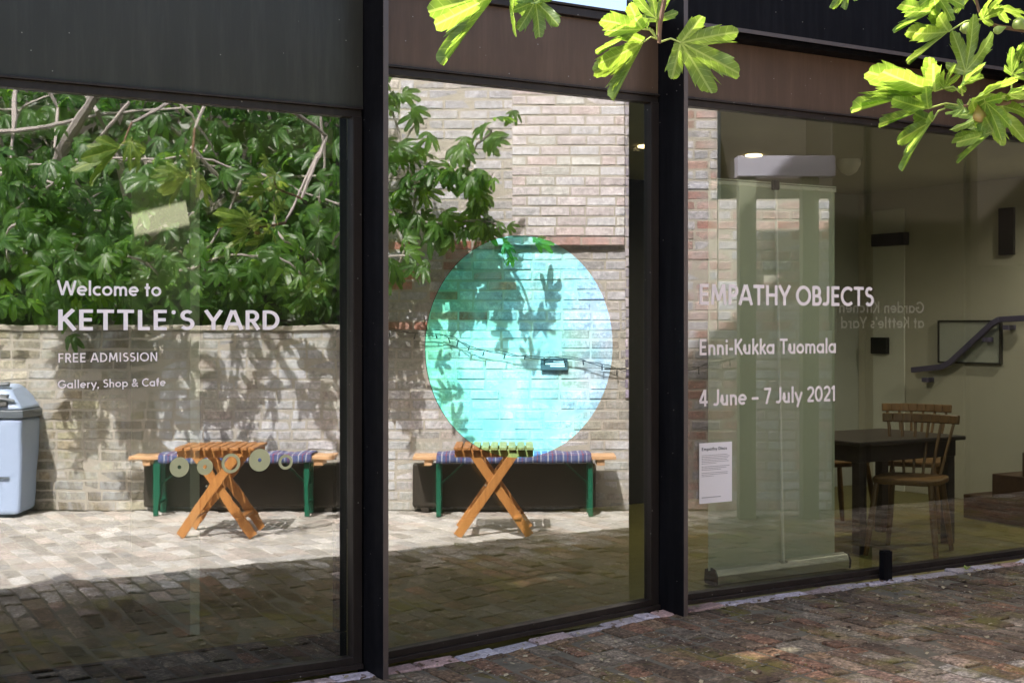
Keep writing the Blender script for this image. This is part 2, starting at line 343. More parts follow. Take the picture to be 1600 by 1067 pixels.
# ------------------------------------------------------------------ brick fields (real bricks, one mesh per surface)
def field(name, o, U, V, N, W, H, bl, bh, joint, colf, mats, parent=None, depth=.05, hj=.003, tilt=.002, ch=.004, mort=.006, warp=None, seed=1, jit=.002, bond=.5, skip=None):
    rg = np.random.default_rng(seed)
    us, vs = bl + joint, bh + joint
    rows = int(math.ceil(H / vs)); rec = []
    for r in range(rows):
        off = (r % 2) * us * bond + rg.uniform(-.04, .04) * us
        u = -off
        while u < W:
            ln = bl * (0.48 if rg.random() < .12 else 1)
            a, b = max(0, u), min(W, u + ln); v0, v1 = r * vs, min(H, r * vs + bh)
            if b - a > .02 and v1 - v0 > .015 and not (skip and skip((a + b) / 2, (v0 + v1) / 2)): rec.append((a, b, v0, v1))
            u += ln + joint
    A = np.array(rec); n = len(A)
    A[:, [0, 2]] += rg.uniform(0, jit, (n, 2)); A[:, [1, 3]] -= rg.uniform(0, jit, (n, 2))
    hz = rg.normal(0, hj, n); tu = rg.normal(0, tilt, n); tv = rg.normal(0, tilt, n)
    P = np.zeros((n, 12, 3))
    for k, (du, dv) in enumerate(((0, 2), (1, 2), (1, 3), (0, 3))):
        su = 1 if du == 0 else -1; sv = 1 if dv == 2 else -1
        for lay in range(3):
            inset = ch if lay == 2 else 0
            P[:, lay * 4 + k, 0] = A[:, du] + su * inset * rg.uniform(.6, 1.6, n)
            P[:, lay * 4 + k, 1] = A[:, dv] + sv * inset * rg.uniform(.6, 1.6, n)
            P[:, lay * 4 + k, 2] = (hz + su * tu + sv * tv - ch * .8) if lay == 1 else ((hz + su * tu + sv * tv) if lay == 2 else -depth)
    ctr = np.stack([(A[:, 0] + A[:, 1]) / 2, (A[:, 2] + A[:, 3]) / 2], 1)
    cols = np.array([colf(u, v, rg) for u, v in ctr])
    if 'paving' not in name: cols = cols * np.array([.97, .99, 1.07])
    P = P.reshape(-1, 3)
    pts = np.array(o)[None] + P[:, :1] * np.array(U)[None] + P[:, 1:2] * np.array(V)[None] + P[:, 2:] * np.array(N)[None]
    base = np.array([(0,1,5,4),(1,2,6,5),(2,3,7,6),(3,0,4,7),(4,5,9,8),(5,6,10,9),(6,7,11,10),(7,4,8,11),(8,9,10,11)])
    fc = (base[None] + (np.arange(n) * 12)[:, None, None]).reshape(-1, 4)
    # mortar grid
    gu, gv = max(2, int(W / .25)), max(2, int(H / .25))
    mu = [np.array(o) + np.array(U) * (W * i / gu) + np.array(V) * (H * j / gv) + np.array(N) * (-mort) for j in range(gv + 1) for i in range(gu + 1)]
    mf = [(j * (gu + 1) + i, j * (gu + 1) + i + 1, (j + 1) * (gu + 1) + i + 1, (j + 1) * (gu + 1) + i) for j in range(gv) for i in range(gu)]
    nb = len(pts); pts = np.concatenate([pts, np.array(mu)]); fc = np.concatenate([fc, np.array(mf) + nb])
    if warp: pts[:, 2] += np.array([warp(x, y) for x, y in pts[:, :2]])
    me = bpy.data.meshes.new(name); me.from_pydata(pts.tolist(), [], fc.tolist())
    for mm in mats: me.materials.append(mm)
    mi = np.zeros(len(fc), dtype=np.int32); mi[n * 9:] = 1; me.polygons.foreach_set('material_index', mi)
    at_ = me.attributes.new('col', 'FLOAT_COLOR', 'POINT')
    cc = np.ones((len(pts), 4)); cc[:nb, :3] = np.repeat(cols, 12, 0); at_.data.foreach_set('color', cc.ravel())
    bm = bmesh.new(); bm.from_mesh(me); bmesh.ops.recalc_face_normals(bm, faces=bm.faces); bm.to_mesh(me); bm.free()
    ob = bpy.data.objects.new(name, me); COL.objects.link(ob); ob.parent = parent
    return ob
def pal(*cs):
    cs = np.array([x[:3] for x in cs]); 
    def f(u, v, rg):
        k = rg.integers(len(cs)); return cs[k] * rg.uniform(.78, 1.2)
    return f

# ------------------------------------------------------------------ ground
soil = MB()
soil.add([(-40, -40, -.16), (40, -40, -.16), (40, 40, -.16), (-40, 40, -.16)], [(0, 1, 2, 3)])
so = soil.build('ground', M['mortar_g']); so['kind'] = 'structure'
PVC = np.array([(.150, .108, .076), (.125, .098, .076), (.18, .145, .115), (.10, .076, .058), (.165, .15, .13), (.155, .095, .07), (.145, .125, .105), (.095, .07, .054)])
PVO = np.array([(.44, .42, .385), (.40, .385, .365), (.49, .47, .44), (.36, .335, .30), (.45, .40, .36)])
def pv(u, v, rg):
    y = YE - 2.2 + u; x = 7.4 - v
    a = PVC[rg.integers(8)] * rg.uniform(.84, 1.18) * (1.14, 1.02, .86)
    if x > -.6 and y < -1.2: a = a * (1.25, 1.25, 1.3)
    t = min(1, max(0, (-1.75 - y + rg.uniform(-.3, .3)) / .55))  # dirty brown at the front; building shade also put into this fade to pale
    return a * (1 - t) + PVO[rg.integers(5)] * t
YE = -.165          # paving edge course in front of the sill
# stretcher pavers laid across the yard, their long joints running away from the glass
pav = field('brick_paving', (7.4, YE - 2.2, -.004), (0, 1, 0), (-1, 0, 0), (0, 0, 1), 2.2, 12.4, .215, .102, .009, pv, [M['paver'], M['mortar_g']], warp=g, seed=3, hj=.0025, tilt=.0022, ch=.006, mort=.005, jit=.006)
pav['kind'] = 'structure'
cpal = pal((.44, .42, .385), (.40, .385, .365), (.49, .47, .44), (.36, .335, .30), (.45, .40, .36))
court = field('courtyard_paving', (9.0, -9.5, -.006), (0, 1, 0), (-1, 0, 0), (0, 0, 1), 9.5 + YE - 2.205, 15.0, .215, .102, .009, cpal, [M['paver_c'], M['mortar_w']], seed=5, hj=.002, tilt=.002, ch=.006, mort=.006)
court['kind'] = 'structure'
edge = field('edging_course', (-5.2, YE + .004, -.002), (1, 0, 0), (0, 1, 0), (0, 0, 1), 12.6, .115, .205, .108, .008, pal((.40, .34, .32), (.46, .41, .40), (.36, .27, .24), (.42, .36, .36), (.44, .28, .23)), [M['paver_c'], M['mortar_g']], warp=g, seed=8, hj=.003, tilt=.003, ch=.008, mort=.012)
edge['kind'] = 'structure'
# loose litter on the shaded bricks
lm = MB()
for i in range(3200):
    x = random.uniform(-2.6, 4.5); y = YE + .1 - abs(random.gauss(0, .8)); z = g(x, y) + .004
    a = random.uniform(0, 6.28); l_ = random.choice((.003, .004, .005, .007, .012, .016)); w_ = l_ * random.uniform(.3, .7)
    u = Vector((math.cos(a), math.sin(a), random.uniform(-.3, .3))) * l_; v = Vector((-math.sin(a), math.cos(a), random.uniform(-.2, .5))) * w_
    p = Vector((x, y, z)); lm.add([p - u - v, p + u - v * .5, p + u * .8 + v, p - u * .6 + v], [(0, 1, 2, 3)])
for f_ in range(0, len(lm.f), 3): lm.m[f_] = 1
M['litter_pale'] = paint('pale_litter', (.26, .22, .14), .9, .4, scale=12)
lo = lm.build('leaf_litter', [M['litter'], M['litter_pale']]); lo['kind'] = 'stuff'
lo['label'] = 'dry crumbs of leaf and soil scattered over the brick paving'

# ------------------------------------------------------------------ gallery building
B = empty('gallery_building', (0, 0, 0))
tag(B, 'glass fronted gallery with black steel fins and brown panels above its windows', 'building')
FP = -.24
f1 = on_y(607, 505, FP).x; f2 = on_y(1075, 505, FP).x
ZT, ZTL = EYE + 1.157, EYE + .945
def fin(x, zb):
    m = MB(); m.box((x - .024, FP + .004, zb - .05), (x - .001, .06, 4.62)); o = m.build('steel_fin', M['black'], B, .002)
    e = MB(); e.box((x - .0245, FP, zb - .05), (x, FP + .004, 4.62)); e.build('fin_edge', M['edge'], o)
    return o
fin(f1, g(f1, 0)); fin(f2, g(f2, FP)); fin(-5.3, -.09); fin(4.2, 0)
def gz(x): return g(x, 0)
def window(x0, x1, zt, gm, fw=.045, inner=False):
    W = MB()
    b0, b1 = gz(x0) + .004, gz(x1) + .004
    def rail(za0, za1, zb0, zb1, y0, y1):
        W.hexa([(x0, y0, za0), (x1, y0, zb0), (x1, y1, zb0), (x0, y1, za0), (x0, y0, za1), (x1, y0, zb1), (x1, y1, zb1), (x0, y1, za1)])
    rail(b0, b0 + .022, b1, b1 + .022, -.052, .03)          # sill, stepped
    rail(b0 + .022, b0 + .052, b1 + .022, b1 + .052, -.032, .03)
    rail(zt, zt + .034, zt, zt + .034, -.03, .03)            # head, stepped
    rail(zt + .034, zt + .045, zt + .034, zt + .045, -.048, .03)
    for xa, xb in ((x0 - .001, x0 + fw), (x1 - fw, x1 + .001)):
        W.box((xa, -.034, min(b0, b1) + .01), (xb, .028, zt + .002))
    o = W.build('window', M['frame'], B, .002)
    G = MB(); a, b = x0 + fw - .01, x1 - fw + .01
    z0, z1 = min(gz(a), gz(b)) + .03, zt + .01
    G.add([(a,0,z0),(b,0,z0),(b,0,z1),(a,0,z1),(a,.012,z0),(b,.012,z0),(b,.012,z1),(a,.012,z1)], [(0,1,2,3)], 0)
    G.add([(a,.012,z0),(b,.015,z0),(b,.022,z1),(a,.019,z1)], [(3,2,1,0)], 1)
    G.build('glass_pane', [gm, M['glass_clear']], o)
    return o
x_l1 = f1 - .026
window(-5.26, x_l1 - .008, ZTL, M['glass_l'])
window(f1 + .004, f2 - .03, ZT, M['glass_m'], .05)
window(f2 + .002, 4.17, ZT + .004, M['glass_r'], .02)
# black draught seal just inside the left pane
m = MB(); x1 = x_l1 - .055
m.box((-5.2, .03, -.10), (x1, .07, .075)); m.box((x1 - .055, .03, .08), (x1, .07, ZTL)); m.box((-5.2, .03, ZTL - .05), (x1 - .056, .07, ZTL + .01))
m.build('inner_frame', M['cap'], B, .003)
# panels
boxo('fascia_panel', (-5.28, -.028, ZTL + .047), (x_l1, .03, 3.98), M['panel_grey'], B, .002)
boxo('fascia_panel', (f1 + .002, -.026, ZT + .047), (f2 - .027, .03, 3.045), M['panel_brown'], B, .002)
boxo('fascia_panel', (f2 + .002, -.026, ZT + .051), (4.17, .03, 3.03), M['panel_brown'], B, .002)
m = MB(); m.box((f1 + .002, -.06, 3.047), (f2 - .027, .05, 3.088)); m.box((f1 + .002, -.075, 3.09), (f2 - .027, .05, 3.102))
m.build('roof_ledge', M['frame'], B, .002)
m = MB(); m.box((f1 + .002, .01, 3.104), (f2 - .027, .02, 3.98)); m.build('upper_glass', M['glass_up'], B)
m = MB(); m.box((f2 + .002, -.20, 3.06), (4.17, .05, 3.98)); m.box((f2 + .002, -.13, 3.032), (4.17, .05, 3.059)); o = m.build('roof_beam', M['black'], B, .003)
m = MB(); m.box((f2 + .002, -.206, 3.045), (4.17, -.201, 3.066)); m.build('drip_edge', M['lip'], o)
# mass of the building, with an added block, shading the yard
m = MB(); m.box((-14, .12, 3.985), (16, .42, 4.72)); m.build('parapet', M['panel_brown'], B, .01)
wp = VZ(1113, 505, 10.8); tt = (.42 - wp.y) / SH.y; xb = wp.x + SH.x * tt
boxo('shade_block', (xb, .13, 4.725), (16, 1.2, 6.85), M['panel_grey'], B, .01)  # unseen block added and sized to shade the right of the far wall
boxo('side_front', (-14, -.02, -.3), (-5.33, .06, 3.98), M['panel_grey'], B)
boxo('side_front', (4.21, -.02, -.3), (16, .06, 3.98), M['panel_grey'], B)
# interior shell; rooflight slots let the sun in
xp = on_y(297, 400, .9).x; pn = on_y(297, 310, .9); pf = on_x(205, 333, xp)
k = 1 / math.tan(SUN_EL)
def up_to(p, z): return Vector((p.x + SH.x * k * (z - p.z), p.y + SH.y * k * (z - p.z), z))
h1a = up_to(Vector((xp, pf.y, pf.z)), 3.2); h1b = up_to(Vector((xp, pn.y, pn.z - .13)), 3.2)
dap = up_to(on_z(1192, 1012, 0), 3.2)
holes = [(min(h1a.x, h1b.x), max(h1a.x, h1b.x), min(h1a.y, h1b.y), max(h1a.y, h1b.y)), (dap.x - .17, dap.x + .15, dap.y - .09, dap.y + .10)]
hole2 = []
for h in holes:   # same shafts through the ceiling, moved along the sun
    dx, dy = -SH.x * k * .45, -SH.y * k * .45
    hole2.append((h[0] + dx - .03, h[1] + dx + .03, h[2] + dy - .03, h[3] + dy + .03))
m = MB(); slab(m, -14, 16, .05, 9, 3.19, 3.2, holes); m.build('roof', M['panel_grey'], B)
m = MB(); slab(m, -5.4, 6.5, .04, 6, 2.74, 2.76, hole2); m.build('ceiling', M['ceil'], B)
FZ = -.06
boxo('interior_floor', (-5.4, .035, -.14), (6.5, 6, FZ), M['floor_in'], B)
BY = on_x(1341, 505, 5.06).y
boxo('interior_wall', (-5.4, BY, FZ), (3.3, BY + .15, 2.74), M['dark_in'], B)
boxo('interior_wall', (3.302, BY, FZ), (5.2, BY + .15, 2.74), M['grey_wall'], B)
boxo('interior_wall', (5.06, .06, FZ), (5.2, BY - .002, 2.74), M['cream'], B)
boxo('interior_wall', (-5.5, .06, FZ), (-5.4, BY, 2.74), M['dark_in'], B)
boxo('interior_pier', (xp, .9, FZ), (xp + .05, pf.y, 2.738), M['pier'], B)
# ceiling downlights; the last is added out of view to light the side wall
LL = ['small round ceiling downlight glowing above the roller banner', 'small round ceiling downlight seen through the middle pane beside the fin']
for p in [on_z(1178, 243, 2.735), on_z(1010, 229, 2.735)] + [Vector(q) for q in ((4.45, .55, 0),)]:
    px = 1178
    d = NT('lamp_glow'); d.p.inputs['Emission Color'].default_value = (1, .72, .38, 1); d.p.inputs['Emission Strength'].default_value = 2.2
    m = MB(); m.prism([(.06 * math.cos(a * math.pi / 10), .06 * math.sin(a * math.pi / 10)) for a in range(20)], (Vector((1,0,0)), Vector((0,1,0)), Vector((0,0,1))), (p.x, p.y, 2.728), .012)
    NL = globals().get('NL', -1) + 1
    o = m.build('downlight', d.mat); tag(o, LL[NL] if NL < 2 else 'added round ceiling downlight out of view, brightening the side wall', 'light', 'ceiling downlights')
    ld = bpy.data.lights.new('downlight_lamp', 'SPOT'); ld.energy = (46, 9, 46)[NL]; ld.spot_size = R(165); ld.spot_blend = .6; ld.color = (1, .9, .76); ld.shadow_soft_size = .05
    lo2 = bpy.data.objects.new('downlight_lamp', ld); COL.objects.link(lo2); lo2.location = (p.x, p.y, 2.72)

# ------------------------------------------------------------------ lettering
def arc(cx, cy_, rx, ry, a0, a1, n=14):
    n = max(4, int(abs(a1 - a0) / 15)); return [(cx + rx * math.cos(R(a0 + (a1 - a0) * i / n)), cy_ + ry * math.sin(R(a0 + (a1 - a0) * i / n))) for i in range(n + 1)]
h = .075; T_, B_ = 1 - h, h
st = lambda x, a=0, b=1: [(x, a), (x, b)]
def bowl(x, cx, cyy, rx, ry): return [(x, cyy + ry), (cx, cyy + ry)] + arc(cx, cyy, rx, ry, 90, -90)[1:] + [(x, cyy - ry)]
def nn(x, w): return [(x, .38)] + arc(x + w / 2, .39, w / 2, .195, 180, 0) + [(x + w, 0)]
GL = {
'A': (.80, [[(.05,0),(.37,1)], [(.43,1),(.75,0)], [(.2,.3),(.6,.3)]]), 'B': (.66, [st(.14), bowl(.14,.34,.71,.17,.215), bowl(.14,.36,.285,.2,.21)]),
'C': (.80, [arc(.47,.5,.385,.425,48,312)]), 'D': (.80, [st(.14), bowl(.14,.31,.5,.38,.425)]),
'E': (.63, [st(.14), [(.14,T_),(.57,T_)], [(.14,.51),(.53,.51)], [(.14,B_),(.57,B_)]]), 'F': (.58, [st(.14), [(.14,T_),(.54,T_)], [(.14,.49),(.5,.49)]]),
'G': (.92, [arc(.47,.5,.385,.425,45,354), [(.86,.46),(.52,.46)]]), 'H': (.80, [st(.14), st(.66), [(.14,.51),(.66,.51)]]),
'I': (.29, [st(.145)]), 'J': (.50, [[(.36,1),(.36,.28)] + arc(.18,.27,.18,.195,0,-135)]), 'K': (.70, [st(.14), [(.61,1),(.17,.46)], [(.28,.58),(.66,0)]]),
'L': (.55, [st(.14), [(.14,B_),(.52,B_)]]), 'M': (.96, [[(.12,0),(.19,1)], [(.21,.98),(.48,.2)], [(.48,.2),(.75,.98)], [(.77,1),(.84,0)]]),
'N': (.82, [st(.14), st(.68), [(.16,.97),(.66,.03)]]), 'O': (.94, [arc(.47,.5,.385,.425,0,360)]), 'P': (.63, [st(.14), bowl(.14,.34,.69,.2,.235)]),
'R': (.66, [st(.14), bowl(.14,.35,.7,.19,.225), [(.34,.48),(.60,0)]]), 'S': (.62, [arc(.33,.73,.19,.195,38,270) + arc(.32,.305,.22,.23,90,-145)[1:]]),
'T': (.70, [st(.35), [(.03,T_),(.67,T_)]]), 'W': (1.16, [[(.05,1),(.31,.02)], [(.31,.02),(.58,.96)], [(.58,.96),(.85,.02)], [(.85,.02),(1.11,1)]]),
'Y': (.70, [[(.03,1),(.35,.44)], [(.67,1),(.35,.44)], [(.35,.48),(.35,0)]]),
'a': (.69, [arc(.32,.33,.245,.255,0,360), st(.56,0,.66)]), 'b': (.69, [st(.13,0,1.02), arc(.37,.33,.24,.255,0,360)]), 'c': (.56, [arc(.33,.33,.25,.255,50,310)]),
'd': (.69, [st(.56,0,1.02), arc(.32,.33,.24,.255,0,360)]), 'e': (.65, [[(.09,.33),(.585,.33)], arc(.33,.33,.25,.255,0,312)]),
'f': (.38, [[(.17,0),(.17,.82)] + arc(.31,.82,.14,.14,180,80), [(.02,.585),(.36,.585)]]), 'h': (.63, [st(.13,0,1.02), nn(.13,.37)]), 'i': (.27, [st(.135,0,.66), st(.135,.79,.95)]),
'k': (.56, [st(.13,0,1.02), [(.5,.66),(.16,.29)], [(.25,.4),(.53,0)]]), 'l': (.27, [st(.135,0,1.02)]), 'm': (.96, [st(.13,0,.66), nn(.13,.345), nn(.475,.345)]),
'n': (.63, [st(.13,0,.66), nn(.13,.37)]), 'o': (.67, [arc(.335,.33,.25,.255,0,360)]), 'p': (.69, [st(.13,-.28,.66), arc(.37,.33,.24,.255,0,360)]),
'r': (.42, [st(.13,0,.66), [(.13,.38)] + arc(.32,.39,.19,.195,180,75)]), 's': (.46, [arc(.24,.46,.14,.125,35,270) + arc(.23,.205,.155,.13,90,-145)[1:]]),
't': (.42, [st(.2,0,.88), [(.03,.585),(.38,.585)]]), 'u': (.63, [[(.12,.66),(.12,.27)] + arc(.305,.27,.185,.195,180,360) + [(.49,.66)], st(.49,0,.3)]),
'y': (.60, [[(.04,.66),(.31,.07)], [(.57,.66),(.2,-.28)]]),
'0': (.66, [arc(.33,.5,.25,.425,0,360)]), '1': (.40, [st(.24), [(.24,.95),(.05,.78)]]), '2': (.62, [arc(.31,.69,.22,.235,160,-35) + [(.12,.1)], [(.07,B_),(.58,B_)]]),
'4': (.68, [st(.46), [(.43,.98),(.08,.27)], [(.05,.25),(.64,.25)]]), '7': (.58, [[(.04,T_),(.56,T_)], [(.52,.97),(.2,0)]]),
"'": (.20, [st(.1,.72,1)]), '*': (.30, ['dot']), ',': (.22, [[(.15,.12),(.08,-.14)]]), '–': (.58, [[(.04,.36),(.54,.36)]]), '-': (.36, [[(.04,.36),(.32,.36)]]), ' ': (.30, []),
'&': (.74, [[(.68,0),(.24,.58)] + arc(.33,.76,.14,.165,205,-25) + [(.20,.44)] + arc(.27,.245,.19,.17,115,320) + [(.64,.5)]]),
}
def ribbon(pts, t):
    n = len(pts); closed = (Vector(pts[0]) - Vector(pts[-1])).length < 1e-6
    if closed: pts = pts[:-1]; n -= 1
    L = []; Rr = []
    for i in range(n):
        p = Vector(pts[i])
        a = Vector(pts[i - 1]) if (i or closed) else None; b = Vector(pts[(i + 1) % n]) if (i < n - 1 or closed) else None
        d1 = (p - a).normalized() if a is not None else (b - p).normalized()
        d2 = (b - p).normalized() if b is not None else d1
        n1 = Vector((-d1.y, d1.x)); n2 = Vector((-d2.y, d2.x)); mm = (n1 + n2)
        mm = mm / max(.5, mm.length_squared / 2) if mm.length > 1e-6 else n1
        L.append(p + mm * t / 2); Rr.append(p - mm * t / 2)
    V = L + Rr; Fs = [(i, (i + 1) % n, n + (i + 1) % n, n + i) for i in range(n if closed else n - 1)]
    return V, Fs
def text(name, string, o, U, V, N, cap, width, mat, t=.15, track=.04, parent=None):
    o, U, V, N = map(Vector, (o, U, V, N)); x = 0; lay = 0; items = []; wi = 0
    for ch in string:
        adv, ss = GL[ch]
        if ch == ' ': wi += 1
        for q in ss: items.append((x, q, wi))
        x += adv + track
    total = x - track - .1; sx = width / total; words = {}
    for x0, q, wk in items:
        if q == 'dot': vs = [Vector((.15 + .105 * math.cos(R(a)) * cap / sx, .885 + .105 * math.sin(R(a)))) for a in range(0, 360, 20)]; fs = [tuple(range(18))]
        else: vs, fs = ribbon(q, t)
        lay += 1
        words.setdefault(wk, MB()).add([o + U * ((v.x + x0 - .06) * sx) + V * (v.y * cap) + N * (.0012 + lay % 7 * .00012) for v in vs], fs)
    if len(words) == 1 or parent is not None:
        for m in words.values(): r = m.build(name, mat, parent)
        return r
    root = empty(name, o)
    for m in words.values():
        m.v = [tuple(Vector(v) - o) for v in m.v]; m.build('word', mat, root)
    return root
NF = (0, -1, 0)
def glass_text(string, pxa, pxb, base, top, label, t=.15, track=.04):
    a = on_y(pxa, base); b = on_y(pxb, base); cap = (base - top) / ((F / (a - C0).dot(Vector((s_, c_, 0)))))
    o = text('vinyl_lettering', string, (a.x, 0, a.z), (1, 0, 0), (0, 0, 1), NF, cap, b.x - a.x, M['vinyl'], t, track)
    return tag(o, label, 'lettering', 'white vinyl lettering on the windows')
glass_text('Welcome to', 91, 251, 461.5, 438, 'white vinyl words Welcome to, on the left window above the gallery name', .15, .03)
glass_text('KETTLE*S YARD', 91, 436, 516, 483.5, "large white vinyl words KETTLE'S YARD on the left window", .165, .06)
glass_text('FREE ADMISSION', 91, 246, 566.5, 552, 'small white vinyl words FREE ADMISSION on the left window', .135, .06)
glass_text('Gallery, Shop & Cafe', 91, 258, 607, 594, 'small white vinyl line Gallery, Shop & Cafe, lowest text on the left window', .145, .05)
glass_text('EMPATHY OBJECTS', 1093, 1364, 476, 443.5, 'large white vinyl title EMPATHY OBJECTS on the right window', .165, .02)
glass_text('Enni-Kukka Tuomala', 1093, 1306, 555, 530, 'white vinyl name line Enni-Kukka Tuomala on the right window', .155, .03)
glass_text('4 June – 7 July 2021', 1093, 1305, 635, 609, 'white vinyl date line 4 June – 7 July 2021 on the right window', .155, .03)

# ------------------------------------------------------------------ film disc, little discs, poster on the glass
def disc(name, cx, cyy, r, hole, mat, off, n=72, thick=.0008):
    m = MB(); p = on_y(cx, cyy); vs = []; fs = []
    ring = [(math.cos(2 * math.pi * i / n), math.sin(2 * math.pi * i / n)) for i in range(n)]
    for rr in ((r, hole) if hole else (r,)):
        for a, b in ring: vs.append((a * rr, 0, b * rr))
    if hole: fs = [(i, (i + 1) % n, n + (i + 1) % n, n + i) for i in range(n)]
    else: fs = [tuple(range(n))]
    m.add(vs, fs); o = m.build(name, mat); o.location = (p.x, -off, p.z); return o
sc = lambda px: F / (on_y(px, 505) - C0).dot(Vector((s_, c_, 0)))
p0 = on_y(664, 541); p1 = on_y(956.5, 541)
rad = 347.5 / 2 / sc(806)
fd = disc('iridescent_disc', 0, 0, rad, 0, M['film'], .003, 128)
fd.location = ((p0.x + p1.x) / 2, -.0035, on_y(810, 541.5).z); fd.scale.x = (p1.x - p0.x) / 2 / rad
tag(fd, 'large turquoise iridescent film circle stuck on the middle window', 'window film')
for px, py, rp, hp, lab in ((280, 729.5, 15.5, 3, 'olive paper disc with a small hole, leftmost of the row on the left window'),
                        (320, 729, 12.8, 3, 'small olive disc, second from the left in the row on the left window'),
                        (360.5, 723.5, 15.2, 10.5, 'olive ring with a wide open middle, centre of the row on the left window'),
                        (405.5, 718.5, 17.5, 3, 'largest olive disc of the row on the left window'),
                        (446, 721.5, 11.7, 7.4, 'small thin olive ring, rightmost of the row on the left window')):
    tag(disc('window_disc', px, py, rp / sc(px), hp / sc(px), M['olive_vinyl'], .0025), lab, 'disc', 'row of olive discs on the left window')
a = on_y(1092, 787); b = on_y(1143, 784.5); top = on_y(1092, 692.5)
P = empty('poster', (a.x, -.003, a.z)); tag(P, 'white paper notice headed Empathy Discs taped to the right window', 'poster')
pw, ph = b.x - a.x, top.z - a.z
m = MB(); m.box((0, -.0008, 0), (pw, 0, ph)); m.build('sheet', M['paper'], P)
text('heading', 'Empathy Discs', (pw * .07, -.0009, ph * .875), (1, 0, 0), (0, 0, 1), NF, ph * .052, pw * .76, M['ink'], .16, .04, P)
m = MB(); zz = .79
for para in ((.78, .86, .8, .77, .82, .45), (.85, .76, .58), (.8, .8, .36)):
    for wd in para:
        x = pw * .07
        while x < pw * (.07 + wd):
            w2 = random.uniform(.02, .07) * pw; m.box((x, -.0016, ph * zz), (min(x + w2, pw * (.07 + wd)), -.0010, ph * (zz + .010))); x += w2 + pw * .014
        zz -= .0275
    zz -= .022
for wd, th in ((.1, .008), (.58, .014), (.55, .008)):
    m.box((pw * .07, -.0016, ph * (.105 - (.1 - wd) * 0 - th)), (pw * (.07 + wd), -.0010, ph * .105)) if wd == .58 else None
m.build('small_print', M['inkgrey'], P)

# ------------------------------------------------------------------ stop block on the paving, weed
p = on_z(1390, 906, 0)
m = MB(); m.box((-.035, -.02, -.03), (.035, .02, .165)); m.box((-.035, -.02, .165), (.02, .02, .172))
o = m.build('door_stop', M['black'], None, .003); o.location = (p.x, p.y + .03, 0)
tag(o, 'short black steel door stop standing on the paving before the right window', 'door stop')

# ------------------------------------------------------------------ leaves
LOBES = ((0, 1.0, .100), (40, .95, .096), (-40, .95, .096), (82, .60, .075), (-82, .60, .075))
def leaf_shape(nang, rings, seed, teeth=.03, curl=.5, droop=.3, lobes=LOBES):
    rg = np.random.default_rng(seed)
    lb = [(R(a + rg.uniform(-6, 6)), L * rg.uniform(.88, 1.08), w_ * rg.uniform(.9, 1.2)) for a, L, w_ in lobes]
    ph = np.linspace(-R(165), R(165), nang)
    rr = np.zeros(nang); who = np.zeros(nang, int)
    for i, f in enumerate(ph):
        best = 0
        for k, (a, L, w_) in enumerate(lb):
            d = abs(f - a)
            if d < R(80):
                s = math.sin(d); x = w_ / max(s - .85 * w_, 1e-3)            # half width grows along the lobe
                if s * x > w_ * (1 + .85 * L): x = 9
                hw = w_ * (1 + .85 * L); q_ = min(1.0, s * L / hw)
                tip = L * (1 - .24 * q_ ** 3.2)
                e = min(x if x > 0 else 9, tip) if s * L < hw * 1.02 else min(x, L) if x < L else 0
                if e > best: best = e; who[i] = k
        rr[i] = max(best, .07)
    rr *= 1 + teeth * rg.uniform(-1, 1, nang) * .6 + teeth * 1.1 * np.sin(rr * 26 + ph * 14)
    V = [(0, 0, 0)]; UV = [(0, 0)]
    def pt(f, r, k):
        x, y = r * math.sin(f), r * math.cos(f); a, L, w_ = lb[k]
        al = r * math.cos(f - a); pe = r * math.sin(f - a)
        z = curl * abs(pe) * .8 - droop * al * al * (1 + .5 * abs(a)) + .03 * math.sin(al * 14 + k) * abs(pe) / .15
        return (x, y, z), (pe, al)
    for j in range(1, rings + 1):
        for i in range(nang):
            v, u = pt(ph[i], rr[i] * j / rings, who[i]); V.append(v); UV.append(u)
    Fc = []; FU = []
    for i in range(nang - 1):
        k = who[i]
        def uvof(i2, j):
            return pt(ph[i2], rr[i2] * j / rings, k)[1] if j else (0, 0)
        Fc.append((0, 1 + i + 1, 1 + i)); FU.append((uvof(0, 0), uvof(i + 1, 1), uvof(i, 1)))
        for j in range(1, rings):
            p_ = 1 + (j - 1) * nang + i; q = p_ + nang
            Fc.append((p_, p_ + 1, q + 1)); FU.append((uvof(i, j), uvof(i + 1, j), uvof(i + 1, j + 1)))
            Fc.append((p_, q + 1, q)); FU.append((uvof(i, j), uvof(i + 1, j + 1), uvof(i, j + 1)))
    return np.array(V), np.array(Fc), np.array(FU)
def leaves_mesh(name, shapes, frames, mat, parent, smooth=True):
    """frames: list of (origin, X, Y, Z axes scaled, shape index, rnd)"""
    VV = []; FF = []; UU = []; RN = []; nv = 0
    for o, X, Y, Z, k, rn in frames:
        v, f, u = shapes[k]
        VV.append(np.array(o)[None] + v[:, :1] * np.array(X)[None] + v[:, 1:2] * np.array(Y)[None] + v[:, 2:] * np.array(Z)[None])
        FF.append(f + nv); UU.append(u.reshape(-1, 2)); nv += len(v); RN.append(np.full(len(v), rn))
    VV = np.concatenate(VV); FF = np.concatenate(FF); UU = np.concatenate(UU)
    me = bpy.data.meshes.new(name); me.from_pydata(VV.tolist(), [], FF.tolist())
    uvl = me.uv_layers.new(name='UVMap'); uvl.data.foreach_set('uv', UU.ravel())
    at_ = me.attributes.new('rnd', 'FLOAT', 'POINT'); at_.data.foreach_set('value', np.concatenate(RN))
    me.polygons.foreach_set('use_smooth', [smooth] * len(FF)); me.materials.append(mat)
    o = bpy.data.objects.new(name, me); COL.objects.link(o); o.parent = parent; return o
HI = [leaf_shape(200, 7, s, .028, .32, .20) for s in range(8)]
